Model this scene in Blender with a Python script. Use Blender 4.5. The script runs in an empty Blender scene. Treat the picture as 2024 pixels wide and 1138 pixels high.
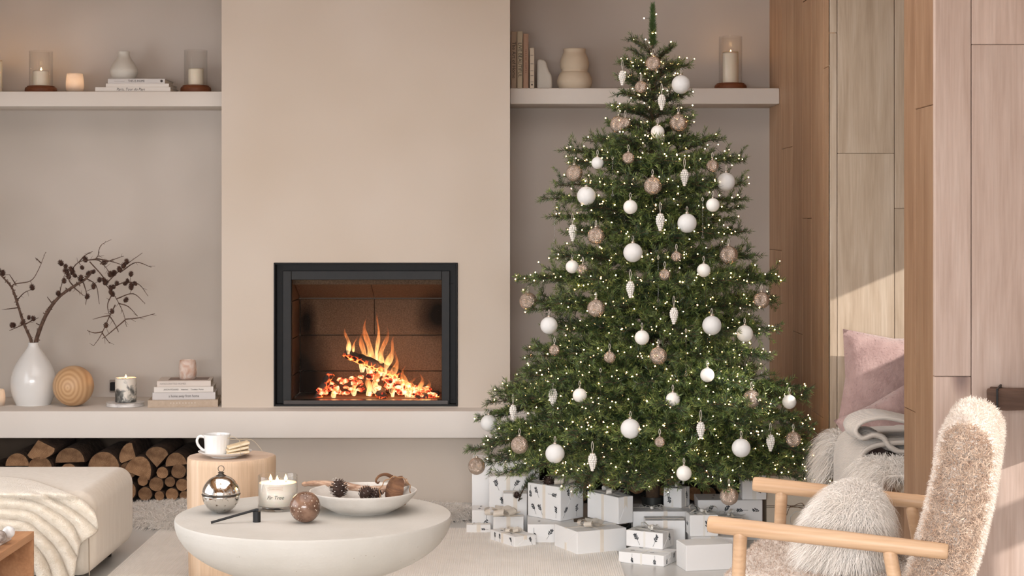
import bpy, bmesh, math, random
import numpy as np
from mathutils import Vector, Matrix, Euler, noise as mnoise

sc = bpy.context.scene
COL = sc.collection
PI = math.pi
random.seed(7)

# ------------------------------------------------------------------ camera
# level camera, 1.303 m above the floor, looking along +Y; distances below are metres in front of it
FPX, EYE, CX, CY = 3400.0, 1.303, 1012.0, 430.0
cam_d = bpy.data.cameras.new('camera')
cam_d.sensor_width = 36.0
cam_d.lens = FPX / 2024 * 36.0
cam_d.shift_y = -(569.0 - CY) / 2024.0
cam_d.clip_start = 0.05
cam = bpy.data.objects.new('camera', cam_d)
cam.location = (0, 0, EYE)
cam.rotation_euler = (PI / 2, 0, 0)
COL.objects.link(cam)
sc.camera = cam

# ------------------------------------------------------------------ world, sun, assumed window light, added ceiling fill, exposure
def lin(r, g, b):
    f = lambda c: (c / 12.92 if c <= 0.04045 else ((c + 0.055) / 1.055) ** 2.4)
    return (f(r / 255), f(g / 255), f(b / 255), 1.0)

wd = bpy.data.worlds.new('world'); sc.world = wd; wd.use_nodes = True
wb = wd.node_tree.nodes['Background']
wb.inputs[0].default_value = (0.75, 0.85, 1.0, 1); wb.inputs[1].default_value = 0.8

def light(name, kind, loc, direction, energy, color, **kw):
    d = bpy.data.lights.new(name, kind); d.energy = energy; d.color = color[:3]
    for k, v in kw.items(): setattr(d, k, v)
    o = bpy.data.objects.new(name, d); COL.objects.link(o); o.location = loc
    o.rotation_euler = Vector(direction).to_track_quat('-Z', 'Y').to_euler()
    return o

SUN_DIR = (-0.84, 0.40, -0.36)
light('sun', 'SUN', (6, -3, 4), SUN_DIR, 5.0, (1.0, 0.95, 0.89), angle=0.012)
# area lights for daylight from assumed, unseen openings behind and beside the camera
light('assumed_daylight_rear', 'AREA', (-.7, -1.30, 1.50), (0.06, 1, -0.04), 305, (0.975, 0.985, 1.0), shape='RECTANGLE', size=3.8, size_y=1.2)
light('assumed_daylight_left', 'AREA', (-3.22, 4.6, 1.25), (1, 0.0, -0.15), 48, (0.985, 0.99, 1.0), shape='RECTANGLE', size=3.0, size_y=1.5)
light('added_ceiling_fill', 'AREA', (-.45, 4.6, 2.73), (0, 0.0001, -1), 62, (1.0, 0.98, 0.965), shape='RECTANGLE', size=3.0, size_y=3.4)  # added fill light hung under the solid ceiling, which has no roof opening

vs = sc.view_settings
vs.view_transform = 'Standard'; vs.look = 'None'; vs.gamma = 1.0; vs.use_curve_mapping = False
vs.exposure = 0.03
sc.cycles.max_bounces = 5; sc.cycles.transparent_max_bounces = 16
sc.cycles.diffuse_bounces = 3; sc.cycles.glossy_bounces = 3; sc.cycles.transmission_bounces = 6
sc.cycles.use_adaptive_sampling = True; sc.cycles.adaptive_threshold = 0.1
sc.cycles.sample_clamp_indirect = 6.0
sc.cycles.caustics_reflective = False; sc.cycles.caustics_refractive = False
sc.cycles.use_denoising = True

# ------------------------------------------------------------------ helpers
def W(px, py, y):
    """point of the room seen at a photograph position, at a given distance"""
    return Vector(((px - CX) * y / FPX, y, EYE - (py - CY) * y / FPX))
def WX(px, y): return (px - CX) * y / FPX
def WZ(py, y): return EYE - (py - CY) * y / FPX
def S(px, y): return px * y / FPX

class MB:
    """collects geometry for ONE mesh object"""
    def __init__(s): s.v = []; s.f = []; s.mi = []; s.cur = 0
    def add(s, vs_, fs):
        o = len(s.v); s.v.extend([tuple(p) for p in vs_])
        for f in fs: s.f.append(tuple(i + o for i in f)); s.mi.append(s.cur)
        return s
    def box(s, x0, x1, y0, y1, z0, z1):
        v = [(x, y, z) for x in (x0, x1) for y in (y0, y1) for z in (z0, z1)]
        return s.add(v, [(0, 1, 3, 2), (4, 6, 7, 5), (0, 4, 5, 1), (2, 3, 7, 6), (0, 2, 6, 4), (1, 5, 7, 3)])
    def lathe(s, prof, seg=32, c=(0, 0, 0), cap0=True, cap1=True, sx=1, sy=1, wob=None):
        vs_ = []
        for (r, z) in prof:
            for k in range(seg):
                a = 2 * PI * k / seg
                rr = r * (wob(a, z) if wob else 1)
                vs_.append((c[0] + rr * math.cos(a) * sx, c[1] + rr * math.sin(a) * sy, c[2] + z))
        fs = []
        n = len(prof)
        for i in range(n - 1):
            for k in range(seg):
                k2 = (k + 1) % seg
                fs.append((i * seg + k, i * seg + k2, (i + 1) * seg + k2, (i + 1) * seg + k))
        if cap0: fs.append(tuple(reversed(range(seg))))
        if cap1: fs.append(tuple(range((n - 1) * seg, n * seg)))
        return s.add(vs_, fs)
    def tube(s, pts, rad, seg=6, caps=True, flat=1.0):
        pts = [Vector(p) for p in pts]
        n = len(pts)
        if not hasattr(rad, '__len__'): rad = [rad] * n
        t = (pts[1] - pts[0]).normalized()
        up = Vector((0, 0, 1)) if abs(t.z) < 0.9 else Vector((1, 0, 0))
        u = t.cross(up).normalized()
        vs_ = []
        for i in range(n):
            t = (pts[min(i + 1, n - 1)] - pts[max(i - 1, 0)]).normalized()
            u = (u - t * u.dot(t))
            u = u.normalized() if u.length > 1e-6 else t.orthogonal().normalized()
            w = t.cross(u)
            for k in range(seg):
                a = 2 * PI * k / seg
                vs_.append(pts[i] + (u * math.cos(a) + w * math.sin(a) * flat) * rad[i])
        fs = []
        for i in range(n - 1):
            for k in range(seg):
                k2 = (k + 1) % seg
                fs.append((i * seg + k, i * seg + k2, (i + 1) * seg + k2, (i + 1) * seg + k))
        if caps:
            fs.append(tuple(reversed(range(seg)))); fs.append(tuple(range((n - 1) * seg, n * seg)))
        return s.add(vs_, fs)
    def ball(s, c, r, seg=20, rings=12, sx=1, sy=1, sz=1):
        c = Vector(c); vs_ = [(c.x, c.y, c.z - r * sz)]
        for i in range(1, rings):
            ph = -PI / 2 + PI * i / rings
            for k in range(seg):
                a = 2 * PI * k / seg
                vs_.append((c.x + r * sx * math.cos(ph) * math.cos(a), c.y + r * sy * math.cos(ph) * math.sin(a), c.z + r * sz * math.sin(ph)))
        vs_.append((c.x, c.y, c.z + r * sz)); top = len(vs_) - 1
        fs = [(0, 1 + (k + 1) % seg, 1 + k) for k in range(seg)]
        for i in range(rings - 2):
            for k in range(seg):
                k2 = (k + 1) % seg
                fs.append((1 + i * seg + k, 1 + i * seg + k2, 1 + (i + 1) * seg + k2, 1 + (i + 1) * seg + k))
        b = 1 + (rings - 2) * seg
        fs += [(b + k, b + (k + 1) % seg, top) for k in range(seg)]
        return s.add(vs_, fs)
    def mesh(s, name, mats, smooth=False):
        me = bpy.data.meshes.new(name)
        me.from_pydata(s.v, [], s.f)
        for m in (mats if isinstance(mats, (list, tuple)) else [mats]): me.materials.append(m)
        if any(s.mi): me.polygons.foreach_set('material_index', s.mi)
        if smooth: me.shade_smooth()
        me.update()
        return me
    def obj(s, name, mats, parent=None, smooth=False, loc=None, rot=None, bevel=0, bseg=2, sharp=None):
        me = s.mesh(name, mats, smooth)
        if bevel:
            bm = bmesh.new(); bm.from_mesh(me)
            bmesh.ops.bevel(bm, geom=[e for e in bm.edges if len(e.link_faces) == 2 and e.calc_face_angle() > 0.5],
                            offset=bevel, segments=bseg, affect='EDGES', profile=0.5)
            bm.to_mesh(me); bm.free()
        if sharp is not None:
            me.shade_smooth(); me.set_sharp_from_angle(angle=sharp)
        return link(name, me, parent, loc, rot)

def link(name, data, parent=None, loc=None, rot=None):
    o = bpy.data.objects.new(name, data); COL.objects.link(o)
    if loc is not None: o.location = loc
    if rot is not None: o.rotation_euler = rot
    if parent is not None: o.parent = parent
    return o
def tag(o, label=None, cat=None, group=None, kind=None):
    if label: o['label'] = label
    if cat: o['category'] = cat
    if group: o['group'] = group
    if kind: o['kind'] = kind
    return o
def thing(name, label, cat, loc=(0, 0, 0), rot=None, group=None):
    return tag(link(name, None, None, loc, rot), label, cat, group)
def copy_tree(o, parent=None):
    c = o.copy(); COL.objects.link(c); c.parent = parent
    for ch in [x for x in COL.objects if x.parent == o]: copy_tree(ch, c)
    return c
def rounded(sx, sy, sz, r, seg=4, sub=0, taper=None):
    """bmesh rounded box centred on x,y with its base at z=0"""
    bm = bmesh.new(); bmesh.ops.create_cube(bm, size=1)
    for v in bm.verts: v.co = Vector((v.co.x * sx, v.co.y * sy, (v.co.z + 0.5) * sz))
    bmesh.ops.bevel(bm, geom=list(bm.edges), offset=r, segments=seg, affect='EDGES', profile=0.5)
    return bm
def bm_obj(bm, name, mats, parent=None, smooth=True, loc=None, rot=None, sharp=None):
    me = bpy.data.meshes.new(name); bm.to_mesh(me); bm.free()
    for m in (mats if isinstance(mats, (list, tuple)) else [mats]): me.materials.append(m)
    if smooth: me.shade_smooth()
    if sharp is not None: me.set_sharp_from_angle(angle=sharp)
    o = link(name, me, parent, loc, rot)
    if smooth: o.modifiers.new('weighted_normals', 'WEIGHTED_NORMAL').weight = 80
    return o
def catmull(pts, n=6):
    pts = [Vector(p) for p in pts]; out = []
    P = [pts[0] * 2 - pts[1]] + pts + [pts[-1] * 2 - pts[-2]]
    for i in range(1, len(P) - 2):
        for k in range(n):
            t = k / n; a, b, c, d = P[i - 1], P[i], P[i + 1], P[i + 2]
            out.append(0.5 * ((2 * b) + (c - a) * t + (2 * a - 5 * b + 4 * c - d) * t * t + (3 * b - a - 3 * c + d) * t ** 3))
    out.append(pts[-1]); return out
def smoothprof(pr, n=6):
    return [(max(p.x, 0.0001), p.y) for p in catmull([Vector((a, b, 0)) for a, b in pr], n)]

# ------------------------------------------------------------------ materials
MATS = {}
def new_mat(name):
    m = bpy.data.materials.new(name); m.use_nodes = True
    nt = m.node_tree; return m, nt, nt.nodes['Principled BSDF']
def N(nt, t, **kw):
    n = nt.nodes.new(t)
    for k, v in kw.items():
        if k.startswith('i_'):
            key = k[2:]; n.inputs[int(key) if key.isdigit() else key.replace('_', ' ')].default_value = v
        else: setattr(n, k, v)
    return n
def ramp(nt, stops):
    r = N(nt, 'ShaderNodeValToRGB'); e = r.color_ramp.elements
    while len(e) < len(stops): e.new(0.5)
    for k, (p, c) in enumerate(stops): e[k].position = p; e[k].color = c
    return r
def mat(name, c1, c2=None, rough=0.6, scale=8.0, stretch=(1, 1, 1), detail=5, bump=0.0, bscale=60.0, metal=0.0, spec=0.5,
        rnd=0.0, coord='Object', sheen=0.0, sss=0.0, ramp_pos=(0.3, 0.7), bdist=0.01, coat=0.0, distort=0.0):
    """principled material: two-tone noise, optional fine bump, optional per-object brightness variation"""
    if name in MATS: return MATS[name]
    m, nt, b = new_mat(name); L = nt.links.new
    tc = N(nt, 'ShaderNodeTexCoord'); mp = N(nt, 'ShaderNodeMapping'); mp.inputs['Scale'].default_value = stretch
    L(tc.outputs[coord], mp.inputs[0])
    vec = mp.outputs[0]
    oi = N(nt, 'ShaderNodeObjectInfo')
    if rnd:
        ad = N(nt, 'ShaderNodeVectorMath', operation='ADD'); sc_ = N(nt, 'ShaderNodeVectorMath', operation='SCALE')
        cv = N(nt, 'ShaderNodeCombineXYZ'); L(oi.outputs['Random'], cv.inputs[0]); L(oi.outputs['Random'], cv.inputs[2])
        L(cv.outputs[0], sc_.inputs[0]); sc_.inputs['Scale'].default_value = 37.0
        L(vec, ad.inputs[0]); L(sc_.outputs[0], ad.inputs[1]); vec = ad.outputs[0]
    if c2 is not None:
        nz = N(nt, 'ShaderNodeTexNoise', i_Scale=scale, i_Detail=detail, i_Distortion=distort); L(vec, nz.inputs['Vector'])
        rp = ramp(nt, [(ramp_pos[0], c1), (ramp_pos[1], c2)]); L(nz.outputs[0], rp.inputs[0]); col = rp.outputs[0]
    else:
        rgb = N(nt, 'ShaderNodeRGB'); rgb.outputs[0].default_value = c1; col = rgb.outputs[0]
    if rnd:
        hs = N(nt, 'ShaderNodeHueSaturation'); mr = N(nt, 'ShaderNodeMapRange'); mr.inputs[3].default_value = 1 - rnd; mr.inputs[4].default_value = 1 + rnd
        L(oi.outputs['Random'], mr.inputs[0]); L(mr.outputs[0], hs.inputs['Value']); L(col, hs.inputs['Color']); col = hs.outputs[0]
    L(col, b.inputs['Base Color'])
    b.inputs['Roughness'].default_value = rough; b.inputs['Metallic'].default_value = metal
    b.inputs['Specular IOR Level'].default_value = spec
    if sheen: b.inputs['Sheen Weight'].default_value = sheen
    if coat: b.inputs['Coat Weight'].default_value = coat; b.inputs['Coat Roughness'].default_value = 0.08
    if sss:
        b.inputs['Subsurface Weight'].default_value = sss; b.inputs['Subsurface Radius'].default_value = (0.02, 0.01, 0.006)
    if bump:
        n2 = N(nt, 'ShaderNodeTexNoise', i_Scale=bscale, i_Detail=2.0); L(vec, n2.inputs['Vector'])
        bp = N(nt, 'ShaderNodeBump', i_Strength=bump, i_Distance=bdist); L(n2.outputs[0], bp.inputs['Height']); L(bp.outputs[0], b.inputs['Normal'])
    MATS[name] = m
    return m
def emis(name, color, strength, sampling='AUTO'):
    if name in MATS: return MATS[name]
    m, nt, b = new_mat(name)
    b.inputs['Base Color'].default_value = color; b.inputs['Emission Color'].default_value = color
    b.inputs['Emission Strength'].default_value = strength
    m.cycles.emission_sampling = sampling
    MATS[name] = m; return m
def glass(name, tint=(1, 1, 1, 1), rough=0.0, thin=True, alpha=0.12):
    """thin clear glass: mostly see-through with a fresnel-weighted gloss"""
    if name in MATS: return MATS[name]
    m, nt, b = new_mat(name); L = nt.links.new
    nt.nodes.remove(b); out = nt.nodes['Material Output']
    tr = N(nt, 'ShaderNodeBsdfTransparent'); tr.inputs[0].default_value = tint
    gl = N(nt, 'ShaderNodeBsdfGlossy'); gl.inputs['Roughness'].default_value = 0.02 + rough
    fr = N(nt, 'ShaderNodeLayerWeight', i_Blend=alpha); mx = N(nt, 'ShaderNodeMixShader')
    L(fr.outputs['Facing'], mx.inputs[0]); L(tr.outputs[0], mx.inputs[1]); L(gl.outputs[0], mx.inputs[2]); L(mx.outputs[0], out.inputs[0])
    MATS[name] = m; return m
def text(name, body, size, m, parent, loc, rot, align='CENTER', ext=0.0002, shear=0.0, sx=1.0):
    d = bpy.data.curves.new(name, 'FONT'); d.body = body; d.size = size; d.align_x = align; d.align_y = 'CENTER'; d.extrude = ext; d.shear = shear
    d.resolution_u = 3; d.materials.append(m)
    tmp = bpy.data.objects.new('tmp', d); COL.objects.link(tmp)
    me = bpy.data.meshes.new_from_object(tmp.evaluated_get(bpy.context.evaluated_depsgraph_get()))
    bpy.data.objects.remove(tmp); me.name = name
    o = link(name, me, parent, loc, rot); o.scale = (sx, 1, 1); return o
def ribbons(name, roots, dirs, length, width, m, parent=None, seg=3, droop=0.3, curl=0.15, seed=0, wave=0.0, lenvar=.35, smooth=True):
    """many thin tapering strands as one mesh (fur, pile); roots, dirs: N x 3 arrays"""
    g = np.random.default_rng(seed); R = np.asarray(roots, float); D = np.asarray(dirs, float); n = len(R)
    D = D / np.linalg.norm(D, axis=1, keepdims=True)
    D = D + g.normal(0, curl, (n, 3)); D /= np.linalg.norm(D, axis=1, keepdims=True)
    Ln = length * (1 + lenvar * g.uniform(-1, 1, n))
    side = np.cross(D, g.normal(0, 1, (n, 3))); side /= np.linalg.norm(side, axis=1, keepdims=True)
    sd2 = np.cross(D, side); ph = g.uniform(0, 6.28, n)
    V = np.zeros((n, seg * 2 + 1, 3))
    for k in range(seg + 1):
        t = k / seg
        P = R + D * (Ln * t)[:, None] + np.array([0, 0, -1.0]) * (Ln * droop * t * t)[:, None]
        if wave: P = P + side * (wave * Ln * t * np.sin(ph + 7 * t))[:, None] + sd2 * (wave * Ln * t * np.cos(ph + 6 * t))[:, None]
        if k == seg: V[:, seg * 2] = P
        else:
            w = width * (1 - .75 * t) / 2; V[:, 2 * k] = P - side * w; V[:, 2 * k + 1] = P + side * w
    nv = seg * 2 + 1; base = (np.arange(n) * nv)[:, None]
    quads = np.concatenate([base + np.array([2 * k, 2 * k + 1, 2 * k + 3, 2 * k + 2]) for k in range(seg - 1)], 1).reshape(-1, 4) if seg > 1 else np.zeros((0, 4), int)
    tris = (base + np.array([2 * seg - 2, 2 * seg - 1, 2 * seg])).reshape(-1, 3)
    me = bpy.data.meshes.new(name); me.vertices.add(n * nv); me.vertices.foreach_set('co', V.reshape(-1))
    nq, ntr = len(quads), len(tris); me.loops.add(nq * 4 + ntr * 3); me.polygons.add(nq + ntr)
    me.loops.foreach_set('vertex_index', np.concatenate([quads.reshape(-1), tris.reshape(-1)]).astype(np.int32))
    me.polygons.foreach_set('loop_start', np.concatenate([np.arange(nq) * 4, nq * 4 + np.arange(ntr) * 3]).astype(np.int32))
    me.materials.append(m); me.update(calc_edges=True)
    if smooth: me.shade_smooth()
    o = link(name, me, parent); o['kind'] = 'stuff'
    return o
def scatter(me, n, seed=0, flt=None):
    """n random points with normals on a mesh"""
    me.calc_loop_triangles(); g = np.random.default_rng(seed)
    nv = len(me.vertices); co = np.zeros(nv * 3); me.vertices.foreach_get('co', co); co = co.reshape(-1, 3)
    no = np.zeros(nv * 3); me.vertices.foreach_get('normal', no); no = no.reshape(-1, 3)
    nt_ = len(me.loop_triangles); tv = np.zeros(nt_ * 3, np.int32); me.loop_triangles.foreach_get('vertices', tv); tv = tv.reshape(-1, 3)
    a, b, c = co[tv[:, 0]], co[tv[:, 1]], co[tv[:, 2]]; ar = np.linalg.norm(np.cross(b - a, c - a), axis=1); ar = ar / ar.sum()
    i = g.choice(nt_, n, p=ar); u = g.random(n); v = g.random(n); s_ = u + v > 1; u[s_] = 1 - u[s_]; v[s_] = 1 - v[s_]
    P = a[i] + (b[i] - a[i]) * u[:, None] + (c[i] - a[i]) * v[:, None]
    Nn = no[tv[i, 0]] * (1 - u - v)[:, None] + no[tv[i, 1]] * u[:, None] + no[tv[i, 2]] * v[:, None]
    if flt is not None: k = flt(P, Nn); P, Nn = P[k], Nn[k]
    return P, Nn
# ------------------------------------------------------------------ room
YB, YBR, YH, YS = 8.34, 7.87, 7.73, 8.03          # niche wall, chimney breast front, hearth front, shelf front
XW, XL, XR = 1.2486, -3.3, 2.3                    # timber side wall, left wall, right outer wall
ZC = 2.75
plaster = mat('plaster_grey', lin(192, 182, 172), lin(206, 196, 187), 0.9, scale=1.6, detail=2, ramp_pos=(0.35, 0.65))
plaster_warm = mat('plaster_warm', lin(206, 191, 175), lin(215, 202, 189), 0.9, scale=1.2, detail=2, ramp_pos=(0.35, 0.65))
plaster_hearth = mat('plaster_hearth', lin(220, 211, 202), lin(227, 219, 211), 0.85, scale=1.5, detail=2, ramp_pos=(0.35, 0.65))
ceil_m = mat('ceiling_timber', lin(176, 134, 96), lin(190, 148, 108), 0.8, scale=4, stretch=(8, .5, 1))
concrete_floor = mat('concrete_floor', lin(196, 194, 190), lin(210, 208, 204), 0.28, scale=2.2, detail=2)
niche_dark = mat('niche_shade', lin(70, 58, 48), lin(88, 74, 62), 0.95, scale=6)

def struct(o): o['kind'] = 'structure'; return o
struct(MB().box(XL - .1, XR + .5, -1.6, YB + .3, -0.10, 0.0).obj('floor', concrete_floor))
struct(MB().box(XL - .1, XR + .5, -1.6, YB + .3, ZC, ZC + .1).obj('ceiling', ceil_m))
struct(MB().box(XL, XR + .5, .90, 1.0, 1.52, ZC).obj('wall_light_blocker', ceil_m))          # added out-of-view blocker keeping rear daylight off the upper back wall
struct(MB().box(XL - .1, XW, YB, YB + .12, 0, ZC).obj('wall_back', plaster))
# left wall with one wide assumed window opening
wl = MB(); x0, x1 = XL - .1, XL
wl.box(x0, x1, -1.6, 2.3, 0, ZC); wl.box(x0, x1, 6.1, YB, 0, ZC); wl.box(x0, x1, 2.3, 6.1, 0, .45); wl.box(x0, x1, 2.3, 6.1, 2.1, ZC)
struct(wl.obj('wall_left', plaster))
wr = MB()  # rear wall around a wide assumed window opening
wr.box(XL, -2.7, -1.6, -1.5, 0, ZC); wr.box(1.3, XR, -1.6, -1.5, 0, ZC); wr.box(-2.7, 1.3, -1.6, -1.5, 0, .75); wr.box(-2.7, 1.3, -1.6, -1.5, 2.2, ZC)
struct(wr.obj('wall_rear', plaster))
# chimney breast with a recess for the fire
BX0, BX1 = WX(438, YBR), WX(1008, YBR)
FX0, FX1 = WX(541, YBR), WX(905, YBR)
FZ0, FZ1 = WZ(803, YBR), WZ(519, YBR)
ZH = WZ(812, YH); ZHB = WZ(866, YH)
cb = MB()
cb.box(BX0, FX0, YBR, YB, ZH, ZC); cb.box(FX1, BX1, YBR, YB, ZH, ZC); cb.box(FX0, FX1, YBR, YB, FZ1, ZC); cb.box(FX0, FX1, YBR, YB, ZH, FZ0)
struct(cb.obj('wall_chimney', plaster_warm))
struct(MB().box(BX0, BX1, YBR, YB, 0, ZHB).obj('wall_chimney_base', plaster_warm))
struct(MB().box(XL, XW, YH, YB, ZHB, ZH).obj('trim_1', plaster_hearth, bevel=.006, sharp=.6))['label'] = 'long pale plastered hearth ledge running along the wall'
struct(MB().box(XL, BX0, YS, YB, WZ(212, YS) + .004, WZ(180.5, YS)).obj('trim_2', plaster_hearth, bevel=.005, sharp=.6))['label'] = 'thick plastered shelf left of the chimney breast'
struct(MB().box(BX1, XW, YS, YB, WZ(205.5, YS), WZ(174, YS)).obj('trim_3', plaster_hearth, bevel=.005, sharp=.6))['label'] = 'thick plastered shelf behind the tree top'
# dark sheets standing in for shade at the back of both log niches
struct(MB().box(XL, BX0, YB - .012, YB - .002, 0, ZHB).obj('wall_niche_left', niche_dark))
struct(MB().box(BX1, XW, YB - .012, YB - .002, 0, ZHB).obj('wall_niche_right', niche_dark))

# ------------------------------------------------------------------ timber: planked walls
def wood(name, c1, c2, c3, rough=0.55, axis=2, knots=True, rnd=0.10, gs=1.0):
    if name in MATS: return MATS[name]
    m, nt, b = new_mat(name); L = nt.links.new
    tc = N(nt, 'ShaderNodeTexCoord'); oi = N(nt, 'ShaderNodeObjectInfo')
    cv = N(nt, 'ShaderNodeCombineXYZ'); [L(oi.outputs['Random'], cv.inputs[k]) for k in range(3)]
    sv = N(nt, 'ShaderNodeVectorMath', operation='SCALE'); L(cv.outputs[0], sv.inputs[0]); sv.inputs['Scale'].default_value = 23
    ad = N(nt, 'ShaderNodeVectorMath', operation='ADD'); L(tc.outputs['Object'], ad.inputs[0]); L(sv.outputs[0], ad.inputs[1])
    st = [9 * gs, 9 * gs, 9 * gs]; st[axis] = 0.9 * gs
    mp = N(nt, 'ShaderNodeMapping'); mp.inputs['Scale'].default_value = st; L(ad.outputs[0], mp.inputs[0])
    n1 = N(nt, 'ShaderNodeTexNoise', i_Scale=2.2, i_Detail=4.0, i_Roughness=0.6, i_Distortion=0.6); L(mp.outputs[0], n1.inputs['Vector'])
    rp = ramp(nt, [(0.25, c1), (0.5, c2), (0.78, c3)]); L(n1.outputs[0], rp.inputs[0])
    st2 = [70 * gs, 70 * gs, 70 * gs]; st2[axis] = 3.0 * gs
    mp2 = N(nt, 'ShaderNodeMapping'); mp2.inputs['Scale'].default_value = st2; L(ad.outputs[0], mp2.inputs[0])
    n2 = N(nt, 'ShaderNodeTexNoise', i_Scale=2.0, i_Detail=2.0); L(mp2.outputs[0], n2.inputs['Vector'])
    mx = N(nt, 'ShaderNodeMixRGB', blend_type='MULTIPLY'); mx.inputs[0].default_value = 0.35
    rp2 = ramp(nt, [(0.3, (0.72, 0.68, 0.64, 1)), (0.7, (1.08, 1.08, 1.08, 1))]); L(n2.outputs[0], rp2.inputs[0])
    L(rp.outputs[0], mx.inputs[1]); L(rp2.outputs[0], mx.inputs[2])
    col = mx.outputs[0]
    if knots:
        mk = N(nt, 'ShaderNodeMapping'); sk = [5.0, 5.0, 5.0]; sk[axis] = 2.2; mk.inputs['Scale'].default_value = sk; L(ad.outputs[0], mk.inputs[0])
        vo = N(nt, 'ShaderNodeTexVoronoi', i_Scale=0.75); L(mk.outputs[0], vo.inputs['Vector'])
        rk = ramp(nt, [(0.05, (0.25, 0.22, 0.25, 1)), (0.085, (0.55, 0.5, 0.52, 1)), (0.14, (1, 1, 1, 1))]); L(vo.outputs['Distance'], rk.inputs[0])
        m2 = N(nt, 'ShaderNodeMixRGB', blend_type='MULTIPLY'); m2.inputs[0].default_value = 0.75; L(col, m2.inputs[1]); L(rk.outputs[0], m2.inputs[2]); col = m2.outputs[0]
    hs = N(nt, 'ShaderNodeHueSaturation'); mr = N(nt, 'ShaderNodeMapRange'); mr.inputs[3].default_value = 1 - rnd; mr.inputs[4].default_value = 1 + rnd
    L(oi.outputs['Random'], mr.inputs[0]); L(mr.outputs[0], hs.inputs['Value']); L(col, hs.inputs['Color']); L(hs.outputs[0], b.inputs['Base Color'])
    b.inputs['Roughness'].default_value = rough; b.inputs['Specular IOR Level'].default_value = 0.3
    bp = N(nt, 'ShaderNodeBump', i_Strength=0.12, i_Distance=0.004); L(n2.outputs[0], bp.inputs['Height']); L(bp.outputs[0], b.inputs['Normal'])
    MATS[name] = m; return m
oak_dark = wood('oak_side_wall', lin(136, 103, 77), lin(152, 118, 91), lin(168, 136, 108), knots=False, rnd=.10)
oak_side = wood('oak_niche_lightened', lin(172, 134, 103), lin(190, 152, 120), lin(204, 170, 138), knots=False, rnd=.08)  # side-wall oak in a lighter copy, offsetting the tree's shade by colour
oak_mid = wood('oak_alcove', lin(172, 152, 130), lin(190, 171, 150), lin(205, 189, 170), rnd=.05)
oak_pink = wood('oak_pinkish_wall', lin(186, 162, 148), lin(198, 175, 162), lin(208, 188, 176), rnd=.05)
gap_m = mat('plank_gap', lin(60, 44, 34), None, 0.95)

def plank_box(x0, x1, y0, y1, z0, z1, m, parent):
    c = Vector(((x0 + x1) / 2, (y0 + y1) / 2, (z0 + z1) / 2))
    return MB().box(x0 - c.x, x1 - c.x, y0 - c.y, y1 - c.y, z0 - c.z, z1 - c.z).obj('plank', m, parent, loc=c, bevel=.0018, bseg=1)
G = .0011
# side wall along the niche (faces left)
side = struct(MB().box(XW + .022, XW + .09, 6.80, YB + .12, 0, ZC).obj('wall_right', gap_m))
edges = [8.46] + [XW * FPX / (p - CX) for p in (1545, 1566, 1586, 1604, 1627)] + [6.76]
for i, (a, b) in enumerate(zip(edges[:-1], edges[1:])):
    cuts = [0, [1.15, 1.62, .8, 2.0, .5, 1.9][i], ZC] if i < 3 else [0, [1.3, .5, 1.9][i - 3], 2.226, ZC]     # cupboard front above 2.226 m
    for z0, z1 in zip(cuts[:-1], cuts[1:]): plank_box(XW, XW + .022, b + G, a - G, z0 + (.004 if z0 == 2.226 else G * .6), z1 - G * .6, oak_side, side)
# alcove end wall (faces the room)
alc = struct(MB().box(XW + .03, XR + .1, 6.782, 6.84, 0, ZC).obj('wall_alcove', gap_m))
ax = [XW, WX(1655, 6.76), WX(1768, 6.76), 1.74, 1.98, XR]
for i, (a, b) in enumerate(zip(ax[:-1], ax[1:])):
    cuts = [0, [WZ(65, 6.76), WZ(303, 6.76), WZ(412, 6.76), 1.1, 1.6][i], ZC]
    for z0, z1 in zip(cuts[:-1], cuts[1:]): plank_box(a + G * (i > 0), b - G, 6.76, 6.782, z0 + G * .6, z1 - G * .6, oak_mid, alc)
# pier between alcove and room: left face, front face
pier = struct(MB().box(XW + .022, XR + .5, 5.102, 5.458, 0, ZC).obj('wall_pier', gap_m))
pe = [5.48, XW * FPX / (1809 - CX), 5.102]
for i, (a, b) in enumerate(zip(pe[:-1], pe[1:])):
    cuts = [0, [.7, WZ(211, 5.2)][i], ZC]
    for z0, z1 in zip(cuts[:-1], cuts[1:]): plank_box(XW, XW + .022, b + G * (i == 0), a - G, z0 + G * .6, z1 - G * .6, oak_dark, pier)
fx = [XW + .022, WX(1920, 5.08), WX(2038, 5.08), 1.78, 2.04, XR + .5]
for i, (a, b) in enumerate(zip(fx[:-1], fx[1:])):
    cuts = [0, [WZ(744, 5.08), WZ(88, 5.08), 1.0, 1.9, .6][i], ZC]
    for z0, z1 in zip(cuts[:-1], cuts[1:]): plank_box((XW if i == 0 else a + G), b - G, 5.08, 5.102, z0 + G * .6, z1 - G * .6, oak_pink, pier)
for (a, b) in zip(fx[1:-1], fx[2:]): plank_box(a + G, b - G, 5.458, 5.48, 0, ZC, oak_mid, pier)
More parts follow.
